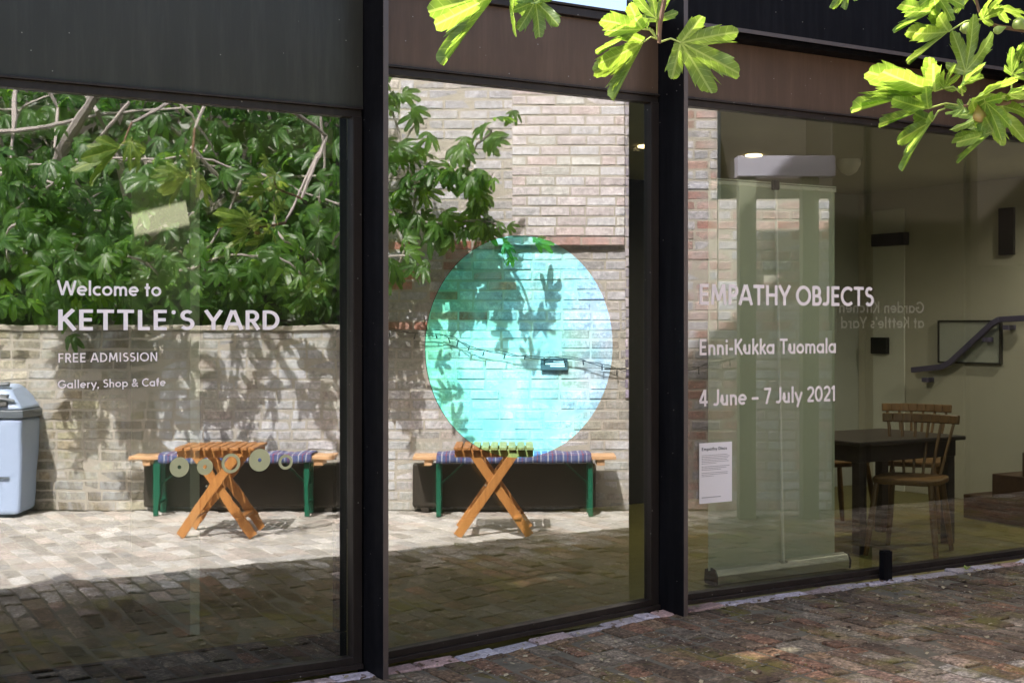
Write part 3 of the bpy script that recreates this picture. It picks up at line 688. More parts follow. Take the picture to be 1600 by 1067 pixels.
def folded(sh, ang):     # a leaf closed along its midrib like a half-open book
    v, f, u = sh; v = v.copy(); m_ = v[:, 0] < 0; x = -v[m_, 0]
    v[m_, 0] = x * math.cos(ang) - v[m_, 2] * .3; v[m_, 2] = v[m_, 2] * .6 - x * math.sin(ang) - .01
    return v, f, u
HI += [folded(leaf_shape(200, 7, 40 + s, .03, .30, .16), R(28 + 9 * (s % 3))) for s in range(6)]
LO = [leaf_shape(48, 2, 20 + s, .03, .5, .45) for s in range(6)]

# ------------------------------------------------------------------ the fig tree: trunk behind the garden wall, boughs over the yard
WZ = 10.8                                   # distance of the garden wall in the reflection
TREE = empty('fig_tree', VZ(185, 505, 11.7).xy.to_3d())
tag(TREE, 'fig tree with bright lobed leaves behind the garden wall, reaching over the yard', 'tree')
tl = Vector(TREE.location)
def rel(p): return Vector(p) - tl
nodes = []; segs = MB()
def grow(pt, parent=None, r=.012):
    nodes.append((Vector(pt), r)); return len(nodes) - 1
trunk_pts = [VZ(185, 790, 11.7), VZ(188, 520, 11.6), VZ(170, 420, 11.4), VZ(110, 350, 11.2), VZ(60, 310, 11.0)]
trunk_pts[0].z = -.1
tm = MB(); tm.tube([rel(p) for p in trunk_pts], [.15, .13, .11, .085, .05], 12); tm.build('trunk', M['bark'], TREE, smooth=True)
for q in trunk_pts[1:]: nodes.append((q, .06))
nodes.append((VZ(215, 380, 11.3), .06)); nodes.append((VZ(330, 330, 11.2), .05)); nodes.append((VZ(300, 230, 11.0), .045)); nodes.append((VZ(420, 290, 11.0), .045)); nodes.append((VZ(180, 230, 10.9), .045))
bmb = MB()
def link(a, b, r0, r1, sag=.06):
    a, b = Vector(a), Vector(b); n = 6; off = Vector((random.uniform(-1, 1), random.uniform(-1, 1), random.uniform(-.2, 1))) * sag * (b - a).length
    bmb.tube([rel(lerp(a, b, i / n) + off * math.sin(math.pi * i / n)) for i in range(n + 1)], [lerp(r0, r1, i / n) for i in range(n + 1)], 6)
link(trunk_pts[2], nodes[4][0], .06, .05); link(nodes[4][0], nodes[5][0], .05, .045); link(nodes[5][0], nodes[6][0], .045, .04); link(nodes[5][0], nodes[7][0], .045, .04); link(nodes[4][0], nodes[8][0], .045, .04)
frames = []
def leaf_frame(p, size, face, k=None, spread=1.0, up=.55):
    """leaf whose upper side looks up and outward"""
    nrm = (Vector((0, 0, up)) + face * .75 + Vector((random.gauss(0, .42), random.gauss(0, .42), random.gauss(0, .3))) * spread).normalized()
    d = Vector((random.gauss(0, 1), random.gauss(0, 1), random.uniform(-1.3, .1))); d = (d - nrm * d.dot(nrm)).normalized()
    x = d.cross(nrm).normalized(); sx = size * random.uniform(.8, 1.05)
    frames.append((rel(p), x * sx, d * size, nrm * size, random.randrange(len(LO)) if k is None else k, random.random() ** 2))
to_glass = -E2
def cluster(px, py, Z, n, rpx, dz, size):
    c = VZ(px, py, Z)
    j = min(range(len(nodes)), key=lambda i: (nodes[i][0] - c).length)
    link(nodes[j][0], c, min(nodes[j][1], .022), .008, .12); nodes.append((c, .012))
    for i in range(int(n * 1.35)):
        q = VZ(px + random.gauss(0, rpx), py + random.gauss(0, rpx * .8), Z + random.gauss(0, dz))
        if q.z < 1.52 and Z > 10.5 and px < 560 and random.random() > (.4 if Z < 10.8 else 0): q.z = 1.55 + random.random() * .2
        dv = q - C0; dz_ = dv.dot(Vector((s_, c_, 0)))
        if dz_ > 0 and 800 + F * dv.dot(Vector((c_, -s_, 0))) / dz_ < 1760: continue      # no leaf between the lens and the front
        leaf_frame(q, size * random.uniform(.5, 1.2), to_glass)
for px in range(-160, 560, 48):
    for py in range(90, 500, 48):
        if random.random() < .2: continue
        # thinner where grey boughs show, thicker at right and low
        n = 8 if py < 270 and px < 330 else 13
        if px < 130 and 350 < py < 470: n = 3
        cluster(px + random.uniform(-20, 20), py + random.uniform(-18, 18), random.uniform(10.55, 11.6), n, 26, .16, .155)
# sprays hanging in front of the tall brick wall, seen in the middle pane
for (px, py, Z, n) in ((600, 150, 10.3, 9), (628, 235, 10.3, 12), (650, 290, 10.35, 12), (690, 262, 10.25, 8), (725, 275, 10.3, 9), (745, 225, 10.2, 4), (755, 300, 10.3, 7), (640, 350, 10.4, 13), (690, 350, 10.4, 10), (735, 345, 10.4, 7), (775, 350, 10.35, 6),
                       (620, 420, 10.5, 8), (600, 320, 10.4, 10), (790, 372, 10.4, 5), (560, 220, 10.5, 12), (560, 330, 10.6, 12), (575, 420, 10.6, 7), (655, 190, 10.3, 4), (770, 270, 10.25, 3), (590, 100, 10.3, 10)):
    cluster(px, py, Z, n, 17, .07, .15)
# leaves that throw the dappled shade onto the wall and yard
for (px, py, Z, n) in ((760, 200, 9.7, 5), (560, 330, 9.8, 6), (470, 300, 9.9, 8), (380, 270, 10.0, 8), (250, 250, 9.9, 10), (120, 250, 9.8, 12), (20, 260, 9.7, 12), (70, 320, 10.0, 12), (160, 330, 10.1, 12), (40, 345, 9.9, 14), (90, 350, 9.95, 14), (10, 372, 9.9, 12), (130, 372, 10.0, 12), (60, 300, 9.8, 10), (300, 420, 10.0, 9), (390, 400, 10.05, 8), (470, 430, 10.15, 7), (250, 440, 10.1, 8), (200, 400, 9.8, 12), (120, 420, 9.9, 12), (80, 390, 9.7, 12), (20, 420, 9.8, 9), (520, 380, 10.0, 8), (150, 455, 10.2, 8), (560, 420, 10.1, 5), (640, 400, 10.0, 5)):
    cluster(px, py, Z, n, 26, .15, .155)
# long grey boughs crossing the top left of the reflection
for pts, r0 in (([(-120, 290), (60, 262), (200, 250), (345, 262)], .022), ([(-80, 215), (60, 200), (170, 178), (300, 168)], .020), ([(120, 130), (155, 175), (175, 230), (205, 300)], .02), ([(230, 120), (300, 180), (340, 245)], .017),
                ([(60, 120), (90, 170), (85, 230), (150, 330)], .02), ([(300, 230), (360, 300), (400, 310)], .018), ([(500, 150), (505, 260), (490, 380)], .016), ([(-20, 180), (20, 260), (110, 300)], .016), ([(26, 120), (24, 185), (14, 260)], .02), ([(200, 160), (130, 250), (20, 330)], .016)):
    q = [VZ(x, y, 10.55 + .25 * math.sin(i + x)) for i, (x, y) in enumerate(pts)]
    bmb.tube([rel(v) for v in q], [lerp(r0, r0 * .5, i / (len(q) - 1)) for i in range(len(q))], 7)
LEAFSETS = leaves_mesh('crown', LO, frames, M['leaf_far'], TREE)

# overhanging sprays seen directly, sunlit from behind
FW = Vector((s_, c_, 0)); RT = Vector((c_, -s_, 0)); UP = Vector((0, 0, 1))
def spray_leaf(par, base, tip, Z, roll=0., pitch=0., wid=1.0, k=0, pet=None, dz=0.):
    b = at(base[0], base[1], Z); t = at(tip[0], tip[1], Z + dz); d = t - b; L = d.length; d.normalize()
    view = ray((base[0] + tip[0]) / 2, (base[1] + tip[1]) / 2).normalized()
    n = (view * 1.0 + UP * .35); n = (n - d * n.dot(d)).normalized()      # upper face turned away from the camera
    n = Matrix.Rotation(R(roll), 3, d) @ n
    x = d.cross(n).normalized()
    L *= 1.04
    o = leaves_mesh('leaf', HI, [((b - tl), x * L * wid, d * L, n * L, k % len(HI), random.random() ** 2 * .6)], M['leaf'], par)
    if pet is not None:
        q = at(pet[0], pet[1], Z + .02); mid = lerp(q, b, .5) + UP * .012
        m = MB(); m.tube([q - tl, mid - tl, b - tl], [.0032, .0028, .0026], 6); m.build('petiole', M['stalk'], o, smooth=True)
    return o
M['stalk'] = paint('green_stalk', (.36, .42, .10), .5, .1)
def spray(pts, Z, rad):
    m = MB(); q = [at(x, y, Z) for x, y in pts]
    m.tube([v - tl for v in q], rad, 8)
    return m.build('branch', M['bark_d'], TREE, smooth=True)
ZA, ZB, ZC = 4.1, 4.2, 4.0
brA = spray([(835, -95), (815, -60), (800, -32)], ZA, [.007, .006, .004])
spray_leaf(brA, (778, -12), (694, 102), ZA, 6, wid=-.80, k=10, pet=(800, -32))
spray_leaf(brA, (806, -30), (792, 46), ZA + .05, -62, wid=.55, k=1, pet=(800, -34))
spray_leaf(brA, (836, 2), (850, 62), ZA + .03, 15, wid=.95, k=2, pet=(805, -28))
spray_leaf(brA, (862, -12), (812, 8), ZA + .04, 60, wid=.6, k=5)
brB = spray([(1052, -90), (1045, -40), (1038, 0), (1031, 40), (1030, 68)], ZB, [.009, .0085, .008, .007, .006])
spray_leaf(brB, (1064, 67), (1164, 108), ZB, -8, wid=.80, k=3, pet=(1032, 66))
spray_leaf(brB, (1006, 66), (962, 154), ZB, 6, wid=-.85, k=8, pet=(1028, 62))
spray_leaf(brB, (1004, 46), (925, 88), ZB - .03, -8, wid=-.9, k=12, pet=(1026, 60))
spray_leaf(brB, (1026, 30), (1014, -22), ZB + .02, 20, wid=.9, k=6, pet=(1027, 55))
spray_leaf(brB, (1012, 46), (1006, 28), ZB - .02, 70, wid=.5, k=7, pet=(1026, 60))
brC = spray([(1680, 140), (1600, 156), (1560, 162), (1520, 165), (1506, 166)], ZC, [.011, .009, .008, .006, .004])
brD = spray([(1690, 62), (1600, 48), (1560, 42), (1542, 36), (1530, 18), (1520, -20)], ZC + .1, [.009, .007, .0065, .006, .005, .004])
spray_leaf(brC, (1460, 143), (1334, 172), ZC, 4, wid=-.80, k=8, pet=(1502, 142))
spray_leaf(brC, (1450, 170), (1376, 199), ZC + .02, 12, wid=-.85, k=9, pet=(1505, 166))
spray_leaf(brC, (1456, 190), (1407, 267), ZC + .01, -8, wid=-.62, k=10, pet=(1476, 170))
spray_leaf(brC, (1552, 206), (1488, 263), ZC, 8, wid=-.62, k=11, pet=(1540, 170))
spray_leaf(brD, (1482, 50), (1412, 108), ZC + .08, 6, wid=-.75, k=12, pet=(1535, 30))
spray_leaf(brD, (1462, 16), (1396, 52), ZC + .1, 10, wid=-.72, k=13, pet=(1500, 4))
spray_leaf(brD, (1462, -10), (1492, 32), ZC + .06, 12, wid=.9, k=6)
spray_leaf(brC, (1508, 112), (1528, 38), ZC + .03, -35, wid=.7, k=7, pet=(1504, 140))
spray_leaf(brC, (1500, 138), (1532, 96), ZC - .05, 62, wid=.7, k=0, pet=(1504, 150))
spray_leaf(brC, (1476, 138), (1486, 106), ZC - .03, 30, wid=.8, k=1, pet=(1502, 146))
spray_leaf(brC, (1520, 160), (1584, 114), ZC - .06, 58, wid=.75, k=2, pet=(1512, 164))
spray_leaf(brC, (1546, 162), (1612, 212), ZC + .03, 18, wid=.75, k=3, pet=(1535, 165))
spray_leaf(brC, (1540, 160), (1566, 216), ZC - .04, 22, wid=.8, k=4, pet=(1532, 165))
spray_leaf(brC, (1536, 178), (1490, 208), ZC + .05, 60, wid=.8, k=5, pet=(1535, 166))
spray_leaf(brC, (1506, 168), (1476, 182), ZC + .02, 55, wid=.7, k=6)
spray_leaf(brC, (1582, 116), (1596, 72), ZC + .04, 30, wid=.85, k=7, pet=(1580, 160))
spray_leaf(brC, (1576, 150), (1630, 140), ZC - .03, 40, wid=.9, k=1, pet=(1560, 162))
spray_leaf(brD, (1552, 12), (1604, 22), ZC + .1, 48, wid=.8, k=2, pet=(1540, 34))
spray_leaf(brD, (1536, 30), (1560, -6), ZC + .07, 30, wid=.7, k=3)
spray_leaf(brD, (1512, -4), (1470, -30), ZC + .12, 10, wid=.9, k=4, pet=(1527, 10))
spray_leaf(brD, (1325, -14), (1297, 11), ZC + .3, 15, wid=.9, k=5)
spray_leaf(brD, (1600, 95), (1640, 60), ZC + .05, 15, wid=.9, k=0)
def fruit(par, base, tip, Z, rr, mat):
    b = at(*base, Z); t = at(*tip, Z); m = MB(); n = 9
    prof = [.12, .3, .48, .7, .9, 1, .96, .7, .12]
    m.tube([lerp(b, t, i / (n - 1)) - tl for i in range(n)], [rr * p_ for p_ in prof], 12); return m.build('fig', mat, par, smooth=True)
fruit(brD, (1530, 38), (1500, 48), ZC + .09, .0175, M['fig']); fruit(brD, (1572, 43), (1552, 50), ZC + .08, .013, M['fig']); fruit(brD, (1602, 46), (1584, 32), ZC + .08, .020, M['fig'])
fruit(brC, (1528, 164), (1532, 192), ZC - .02, .0200, M['fig_ripe'])
# the bough that carries those sprays, out of the picture above
hub = at(1250, -330, 4.1)
over = [VZ(60, 310, 11.0), VZ(110, 210, 10.4), lerp(VZ(110, 210, 10.4), hub, .5) + UP * .5, hub]
bmb.tube([rel(p) for p in over], [.05, .045, .035, .025], 8)
hub2 = at(1830, -180, 4.1); link(hub, hub2, .02, .014, .03)
for hb, e in ((hub, at(835, -95, ZA)), (hub, at(1052, -90, ZB)), (hub2, at(1680, 140, ZC)), (hub2, at(1690, 62, ZC + .1))): link(hb, e, .016, .008, .03)
bmb.build('limb', M['bark'], TREE, smooth=True)

# ------------------------------------------------------------------ hedge beyond the wall
def mass(name, label, cat, boxes, count, size, mat):
    T = []; 
    for i in range(count):
        px0, px1, py0, py1, Z0, Z1 = random.choice(boxes)
        p = VZ(random.uniform(px0, px1), random.uniform(py0, py1), random.uniform(Z0, Z1))
        nrm = (Vector((0, 0, .5)) + to_glass * .6 + Vector((random.gauss(0, .5), random.gauss(0, .5), random.gauss(0, .4)))).normalized()
        d = Vector((random.gauss(0, 1), random.gauss(0, 1), random.gauss(-.4, .8))); d = (d - nrm * d.dot(nrm)).normalized()
        s = size * random.uniform(.6, 1.3); T.append((p, d.cross(nrm) * s, d * s, nrm * s, random.randrange(2), random.random()))
    v = np.array([(0,0,0),(.32,.3,.05),(.36,.6,.02),(0,1,-.1),(-.36,.6,.02),(-.32,.3,.05)]); f = np.array([(0,1,2),(0,2,3),(0,3,4),(0,4,5)])
    u = np.array([[(v[i][0], v[i][1]) for i in t] for t in f])
    o = leaves_mesh(name, [(v, f, u), (v * np.array([.7, 1.2, 1.4]), f, u)], T, mat, None)
    return o
hd = mass('hedge', '', '', [(-500, 620, 60, 520, 12.4, 13.4)], 5200, .16, M['leaf_hedge'])
tag(hd, 'dense dark green hedge behind the garden wall and fig tree', 'hedge')
bz = boxo('garden_shed_wall', (0, 0, 0), (9.5, .2, 4.4), M['kitchen'])
bz.location = VZ(-650, 505, 14.2) * 1; bz.location.z = 0; bz.rotation_euler.z = TH; bz.name = 'outbuilding'
tag(bz, 'dark outbuilding wall hidden behind the hedge beyond the garden wall', 'building')

# ------------------------------------------------------------------ garden wall and brick building opposite
def wpt(px, z, Z): p = VZ(px, 505, Z); p.z = z; return p
def wwidth(pa, pb, Z): return (pb - pa) / F * Z
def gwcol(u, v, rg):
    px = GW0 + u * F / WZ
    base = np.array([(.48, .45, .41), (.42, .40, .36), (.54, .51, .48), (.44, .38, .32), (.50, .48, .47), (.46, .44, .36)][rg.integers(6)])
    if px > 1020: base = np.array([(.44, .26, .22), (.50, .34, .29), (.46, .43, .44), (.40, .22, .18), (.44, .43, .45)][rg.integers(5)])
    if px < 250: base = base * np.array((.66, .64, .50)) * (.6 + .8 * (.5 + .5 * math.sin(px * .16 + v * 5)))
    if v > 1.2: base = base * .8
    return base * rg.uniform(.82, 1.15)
GW0, GW1 = -700, 1300
GWT = 1.44
Wl = empty('garden_wall', wpt(GW0, 0, WZ)); tag(Wl, 'low weathered pale brick garden wall behind the benches', 'wall')
def relw(name, px0, px1, z0, z1, Z, colf, mats, par, seed, bl=.225, bh=.068, **kw):
    o = wpt(px0, z0, Z) - Vector(par.location); return field(name, o, E1, (0, 0, 1), to_glass, wwidth(px0, px1, Z), z1 - z0, bl, bh, .013, colf, mats, par, seed=seed, **kw)
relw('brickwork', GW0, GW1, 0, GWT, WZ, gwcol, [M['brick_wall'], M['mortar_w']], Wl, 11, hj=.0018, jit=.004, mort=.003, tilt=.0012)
def slabw(name, px0, px1, z0, z1, Z0, Z1, mat, par, bevel=.006):
    o = Vector(par.location); m = MB()
    a, b, c2, d2 = (wpt(px0, 0, Z0) - o, wpt(px0, 0, Z0) - o + E1 * wwidth(px0, px1, Z0), None, None)
    dd = E2 * (Z1 - Z0); q = [a, b, b + dd, a + dd]
    m.hexa([v + UP * (z0 - o.z) for v in q] + [v + UP * (z1 - o.z) for v in q]); return m.build(name, mat, par, bevel)
slabw('coping', GW0, 560, GWT + .002, GWT + .045, WZ - .02, WZ + .26, M['mortar_w'], Wl)
slabw('core', GW0, GW1, -.1, GWT - .004, WZ + .052, WZ + .24, M['mortar_w'], Wl)
Bb = empty('brick_building', wpt(556, 0, WZ + .03)); tag(Bb, 'old grey and buff brick building rising above the garden wall in the middle pane', 'building')
def bcol(u, v, rg):
    px = 556 + u * F / (WZ + .05); z = v + GWT
    if px > 1015: base = np.array([(.46, .28, .23), (.52, .36, .30), (.50, .47, .47), (.40, .21, .17), (.47, .46, .48)][rg.integers(5)])
    elif 620 < px < 800 and z < 2.2 and rg.random() < .30: base = np.array([(.42, .15, .08), (.36, .13, .08), (.46, .21, .13)][rg.integers(3)])
    elif 640 < px < 760 and 2.4 < z < 2.9 and rg.random() < .25: base = np.array((.48, .30, .21))
    else: base = np.array([(.42, .41, .42), (.47, .46, .46), (.40, .38, .36), (.46, .41, .35), (.50, .48, .47)][rg.integers(5)])
    return base * rg.uniform(.85, 1.12)
relw('brickwork', 556, 1121, GWT + .004, 3.72, WZ + .03, bcol, [M['brick_bld'], M['mortar_w']], Bb, 21, hj=.0018, jit=.004, mort=.003, tilt=.0012)
relw('brickwork', 1122, 1300, GWT + .004, 2.5, WZ + .03, lambda u, v, rg: bcol(u + wwidth(556, 1122, WZ + .03), v, rg), [M['brick_bld'], M['mortar_w']], Bb, 22, hj=.0018, jit=.004, mort=.003, tilt=.0012)
def pcol(u, v, rg): return np.array([(.56, .50, .47), (.60, .55, .52), (.58, .49, .45), (.58, .56, .54), (.60, .58, .52)][rg.integers(5)]) * rg.uniform(.94, 1.06)
relw('pier', 800, 976, 2.2, 3.72, WZ - .012, pcol, [M['brick_pier'], M['mortar_w']], Bb, 31, hj=.001, jit=.002, tilt=.001, mort=.004, depth=.04)
relw('pier_band', 770, 976, 2.125, 2.19, WZ - .02, pal((.50, .30, .25), (.46, .27, .22), (.54, .34, .28)), [M['brick_bld'], M['mortar_w']], Bb, 33, hj=.002, depth=.04)
relw('quoin', 977, 992, 0.9, 3.72, WZ - .016, pal((.24, .20, .26), (.28, .24, .29), (.20, .17, .21), (.42, .36, .38)), [M['brick_bld'], M['mortar_w']], Bb, 35, bl=.07, bh=.068, hj=.001, depth=.04)
slabw('core', 1122, 1300, -.1, 2.5, WZ + .06, WZ + .5, M['mortar_w'], Bb)
slabw('core', 556, 1120, -.1, 3.72, WZ + .25, WZ + 1.2, M['mortar_w'], Bb)
slabw('roof_edge', 550, 1124, 3.724, 3.80, WZ - .06, WZ + 1.3, M['panel_brown'], Bb)
# plaque and light string
P = empty('plaque', VZ(865, 568.5, WZ - .02), TH); tag(P, 'small dark slate plaque with pale lines screwed to the brick wall above the second bench', 'plaque')
m = MB(); m.box((-.108, -.004, -.048), (.108, .014, .048)); m.build('plate', M['plaque'], P, .003)
m = MB()
for x0, x1, z in ((-.085, .005, .022), (-.085, .07, .002), (-.085, .03, -.016)): m.box((-x1, .0145, z - .005), (-x0, .0155, z + .005))
m.build('inscription', M['sign_l'], P)
cab = MB(); pts = [(560, 512), (640, 520), (690, 522), (715, 533), (745, 545), (800, 555), (850, 557), (900, 562), (950, 570), (985, 583), (1030, 583), (1080, 578), (1110, 566), (1160, 560)]
q = [VZ(x, y, WZ - .05) for x, y in pts]; fine = []
for i in range(len(q) - 1):
    for k2 in range(5): fine.append(lerp(q[i], q[i + 1], k2 / 5) + UP * random.uniform(-.006, .006))
cab.tube([p - q[0] for p in fine], .0032, 5)
for i, p in enumerate(fine):
    if i % 3 == 0: cab.tube([p - q[0], p - q[0] + Vector((random.uniform(-.02, .02), 0, -.035 - random.random() * .02))], [.004, .006], 5)
cab.tube([p - q[0] + UP * (.02 * math.sin(i * .6)) - E2 * .012 for i, p in enumerate(fine)], .003, 5)
o = cab.build('light_string', M['cable']); o.location = q[0]; tag(o, 'black cable of unlit string lights looping along the brick wall', 'string lights')

# ------------------------------------------------------------------ benches, blankets, folding tables (in the yard, seen mirrored)
def place(root, px, Z): p = VZ(px, 505, Z); root.location = (p.x, p.y, 0); root.rotation_euler.z = TH
def make_bench():
    r = empty('bench'); L, D, H_ = 1.58, .27, .47
    m = MB(); m.box((-L / 2, -D / 2, H_ - .028), (L / 2, D / 2, H_)); m.build('seat', M['bench_w'], r, .004)
    for x in (-L / 2 + .12, L / 2 - .12):
        m = MB(); m.box((x - .03, -D / 2 + .02, H_ - .075), (x + .03, D / 2 - .02, H_ - .03)); m.build('batten', M['bench_w'], r, .003)
    for sx in (-1, 1):
        x = sx * (L / 2 - .20); m = MB()
        for sy in (-1, 1): m.bar((x, sy * .09, H_ - .03), (x, sy * .105, 0.0), .036, .036)
        m.bar((x, -.105, .10), (x, .105, .10), .03, .02); m.bar((x, -.09, H_ - .05), (x, .09, H_ - .05), .03, .03)
        m.bar((x - sx * .012, 0, .24), (x - sx * .22, 0, H_ - .04), .035, .012)
        m.bar((x, -.1, .24), (x, .1, .24), .022, .014); m.build('leg', M['green'], r, .002)
    return r
bn = make_bench(); place(bn, 367, WZ - .245); tag(bn, 'pale wooden beer bench with green folding legs, below the shady dappled part of the wall', 'bench', 'benches along the garden wall')
b2 = copy_tree(bn); place(b2, 804, WZ - .245); tag(b2, 'pale wooden beer bench with green folding legs, under the slate plaque by the tall building', 'bench', 'benches along the garden wall')
def plaid():
    k = NT('plaid_wool'); co = k.n('ShaderNodeTexCoord'); sp = k.n('ShaderNodeSeparateXYZ'); k.l(co.outputs['Object'], sp.inputs[0])
    def stripes(sock, scale, stops):
        mm = k.n('ShaderNodeMath', _operation='MULTIPLY'); k.l(sock, mm.inputs[0]); mm.inputs[1].default_value = scale
        fr = k.n('ShaderNodeMath', _operation='FRACT'); k.l(mm.outputs[0], fr.inputs[0]); return k.ramp(fr.outputs[0], stops, 'CONSTANT')
    a = stripes(sp.outputs[0], 8.5, [(0, (.06, .09, .22)), (.2, (.5, .5, .52)), (.30, (.08, .12, .27)), (.5, (.24, .03, .05)), (.58, (.05, .08, .2)), (.74, (.5, .5, .54)), (.82, (.10, .10, .22))])
    b = stripes(sp.outputs[1], 8.5, [(0, (.2, .04, .06)), (.2, (.06, .09, .22)), (.6, (.45, .45, .5)), (.72, (.06, .09, .24))])
    k.l(k.mix(a, b, .4), k.p.inputs['Base Color']); k.p.inputs['Roughness'].default_value = .95; k.bump(k.noise(220, 3), .5, .004); return k.mat
M['plaid'] = plaid()
def make_blanket():
    nx, ny = 60, 14; L, D = 1.2, .27; V = []; Fc = []
    path = []
    for j in range(ny + 1):
        t = j / ny * (D + .12) - .06
        y = max(-D / 2 - .006, min(D / 2 + .006, t - D / 2)); drop = max(0, -t, t - D); path.append((y, -drop))
    for i in range(nx + 1):
        for j in range(ny + 1):
            y, z = path[j]; x = -L / 2 + L * i / nx
            V.append((x, y, z + .009 + .004 * abs(math.sin(x * 13 + 1)) * (1 if z == 0 else 0) + .003 * math.sin(x * 31 + y * 20)))
    for i in range(nx):
        for j in range(ny): a = i * (ny + 1) + j; Fc.append((a, a + 1, a + ny + 2, a + ny + 1))
    m = MB(); m.add(V, Fc); o = m.build('blanket', M['plaid'], None, smooth=True)
    sdm = o.modifiers.new('thick', 'SOLIDIFY'); sdm.thickness = .008; sdm.offset = 1; return o
bl = make_blanket(); place(bl, 373, WZ - .245); bl.location.z = .47; tag(bl, 'folded blue and red plaid blanket on the bench under the dappled wall', 'blanket', 'plaid blankets on the benches')
bl2 = bl.copy(); COL.objects.link(bl2); place(bl2, 803, WZ - .245); bl2.location.z = .47; tag(bl2, 'folded blue and red plaid blanket on the bench under the slate plaque', 'blanket', 'plaid blankets on the benches')
def make_ftable():
    r = empty('folding_table'); W_, D, H_ = .57, .46, .63; n = 9; sw = W_ / n
    for i in range(n):
        x = -W_ / 2 + sw * (i + .5); m = MB(); m.box((x - sw * .40, -D / 2, H_ - .020), (x + sw * .40, D / 2, H_)); m.build('slat', M['slat'], r, .002)
    m = MB()
    for y in (-D / 2 + .07, D / 2 - .07): m.box((-W_ / 2 + .01, y - .014, H_ - .075), (W_ / 2 - .01, y + .014, H_ - .021))
    m.build('top_frame', M['leg_w'], r, .003)
    for y, sg in ((D / 2 - .03, 1), (D / 2 - .054, -1), (-D / 2 + .03, 1), (-D / 2 + .054, -1)):
        m = MB(); m.bar((-.255 * sg, y, 0.004), (.150 * sg, y, H_ - .04), .062, .022, (0, 1, 0)); m.build('leg', M['leg_w'], r, .003)
    m = MB()
    for sg in (1, -1):
        for z in (.13,): 
            x = -.255 * sg + .405 * sg * z / (H_ - .04); m.bar((x, -D / 2 + .03, z), (x, D / 2 - .03, z), .05, .02)
    m.build('stretcher', M['leg_w'], r, .002)
    m = MB(); m.tube([(-.058, D / 2 - .018, .36 * .62 + .14), (-.058, D / 2 - .012, .36 * .62 + .14)], .008, 8)
    m.build('bolt', M['alu'], r)
    return r
ft = make_ftable(); place(ft, 347, 9.62); tag(ft, 'orange slatted folding table standing fully in the sun near the dappled wall', 'table', 'slatted folding tables')
ft2 = copy_tree(ft); place(ft2, 772, 9.66); tag(ft2, 'orange slatted folding table at the edge of the building shadow, before the tall brick wall', 'table', 'slatted folding tables')

# long low dark boxes standing on small feet behind the benches
M['trough'] = paint('dark_brown_box', (.028, .021, .014), .6, .25, scale=5)
def make_low_box(L):
    r = empty('low_dark_box'); m = MB(); m.box((-L / 2, -.05, .035), (L / 2, .05, .385)); m.build('box', M['trough'], r, .018, seg=3)
    for sx in (-1, 1):
        m = MB(); m.box((sx * (L / 2 - .1) - .03, -.04, 0), (sx * (L / 2 - .1) + .03, .04, .034)); m.build('foot', M['trough'], r, .002)
    return r
tr = make_low_box(1.58); place(tr, 379, 10.745); tag(tr, 'long dark brown box on feet behind the bench below the dappled wall', 'planter', 'dark boxes behind the benches')
tr2 = make_low_box(1.46); place(tr2, 788, 10.745); tag(tr2, 'long dark brown box on feet behind the bench under the slate plaque', 'planter', 'dark boxes behind the benches')

# ------------------------------------------------------------------ bin
r = empty('litter_bin'); p = VZ(2, 505, 10.6); r.location = (p.x, p.y, 0); r.rotation_euler.z = TH
def taper(m, x0, x1, y0, y1, z0, z1, k): 
    cx, cyy = (x0 + x1) / 2, (y0 + y1) / 2
    q = [(x0, y0), (x1, y0), (x1, y1), (x0, y1)]
    m.hexa([(cx + (x - cx) * k, cyy + (y - cyy) * k, z0) for x, y in q] + [(x, y, z1) for x, y in q])
m = MB(); taper(m, -.24, .24, -.2, .2, .02, .76, .9); m.build('body', M['bin'], r, .03, seg=3)
m = MB(); taper(m, -.25, .25, -.21, .21, .765, .83, 1.0); m.build('rim', M['bin_d'], r, .01)
m = MB(); m.hexa([(-.25, -.21, .832), (.25, -.21, .832), (.25, .21, .832), (-.25, .21, .832), (-.2, -.12, 1.03), (.12, -.12, 1.03), (.1, .1, 1.0), (-.2, .1, 1.0)]); m.build('lid', M['bin'], r, .03, seg=3)
m = MB(); m.tube([(-.2, .19, .90), (.0, .215, .93), (.18, .19, .90)], [.012, .02, .012], 8); m.tube([(-.1, .1, 1.03), (.1, .1, 1.03)], .02, 8); m.build('handle', M['bin_d'], r, smooth=True)
m = MB(); m.box((-.12, .192, .30), (.13, .204, .315)); m.box((-.05, .182, .05), (-.045, .207, .7)); m.build('groove', M['bin_d'], r)
m = MB(); m.hexa([(-.13, .17, .86), (.13, .17, .86), (.13, .22, .86), (-.13, .22, .86), (-.12, .13, .95), (.12, .13, .95), (.12, .175, .95), (-.12, .175, .95)]); m.build('opening', M['cap'], r, .004)
tag(r, 'pale blue plastic litter bin at the foot of the garden wall', 'bin')

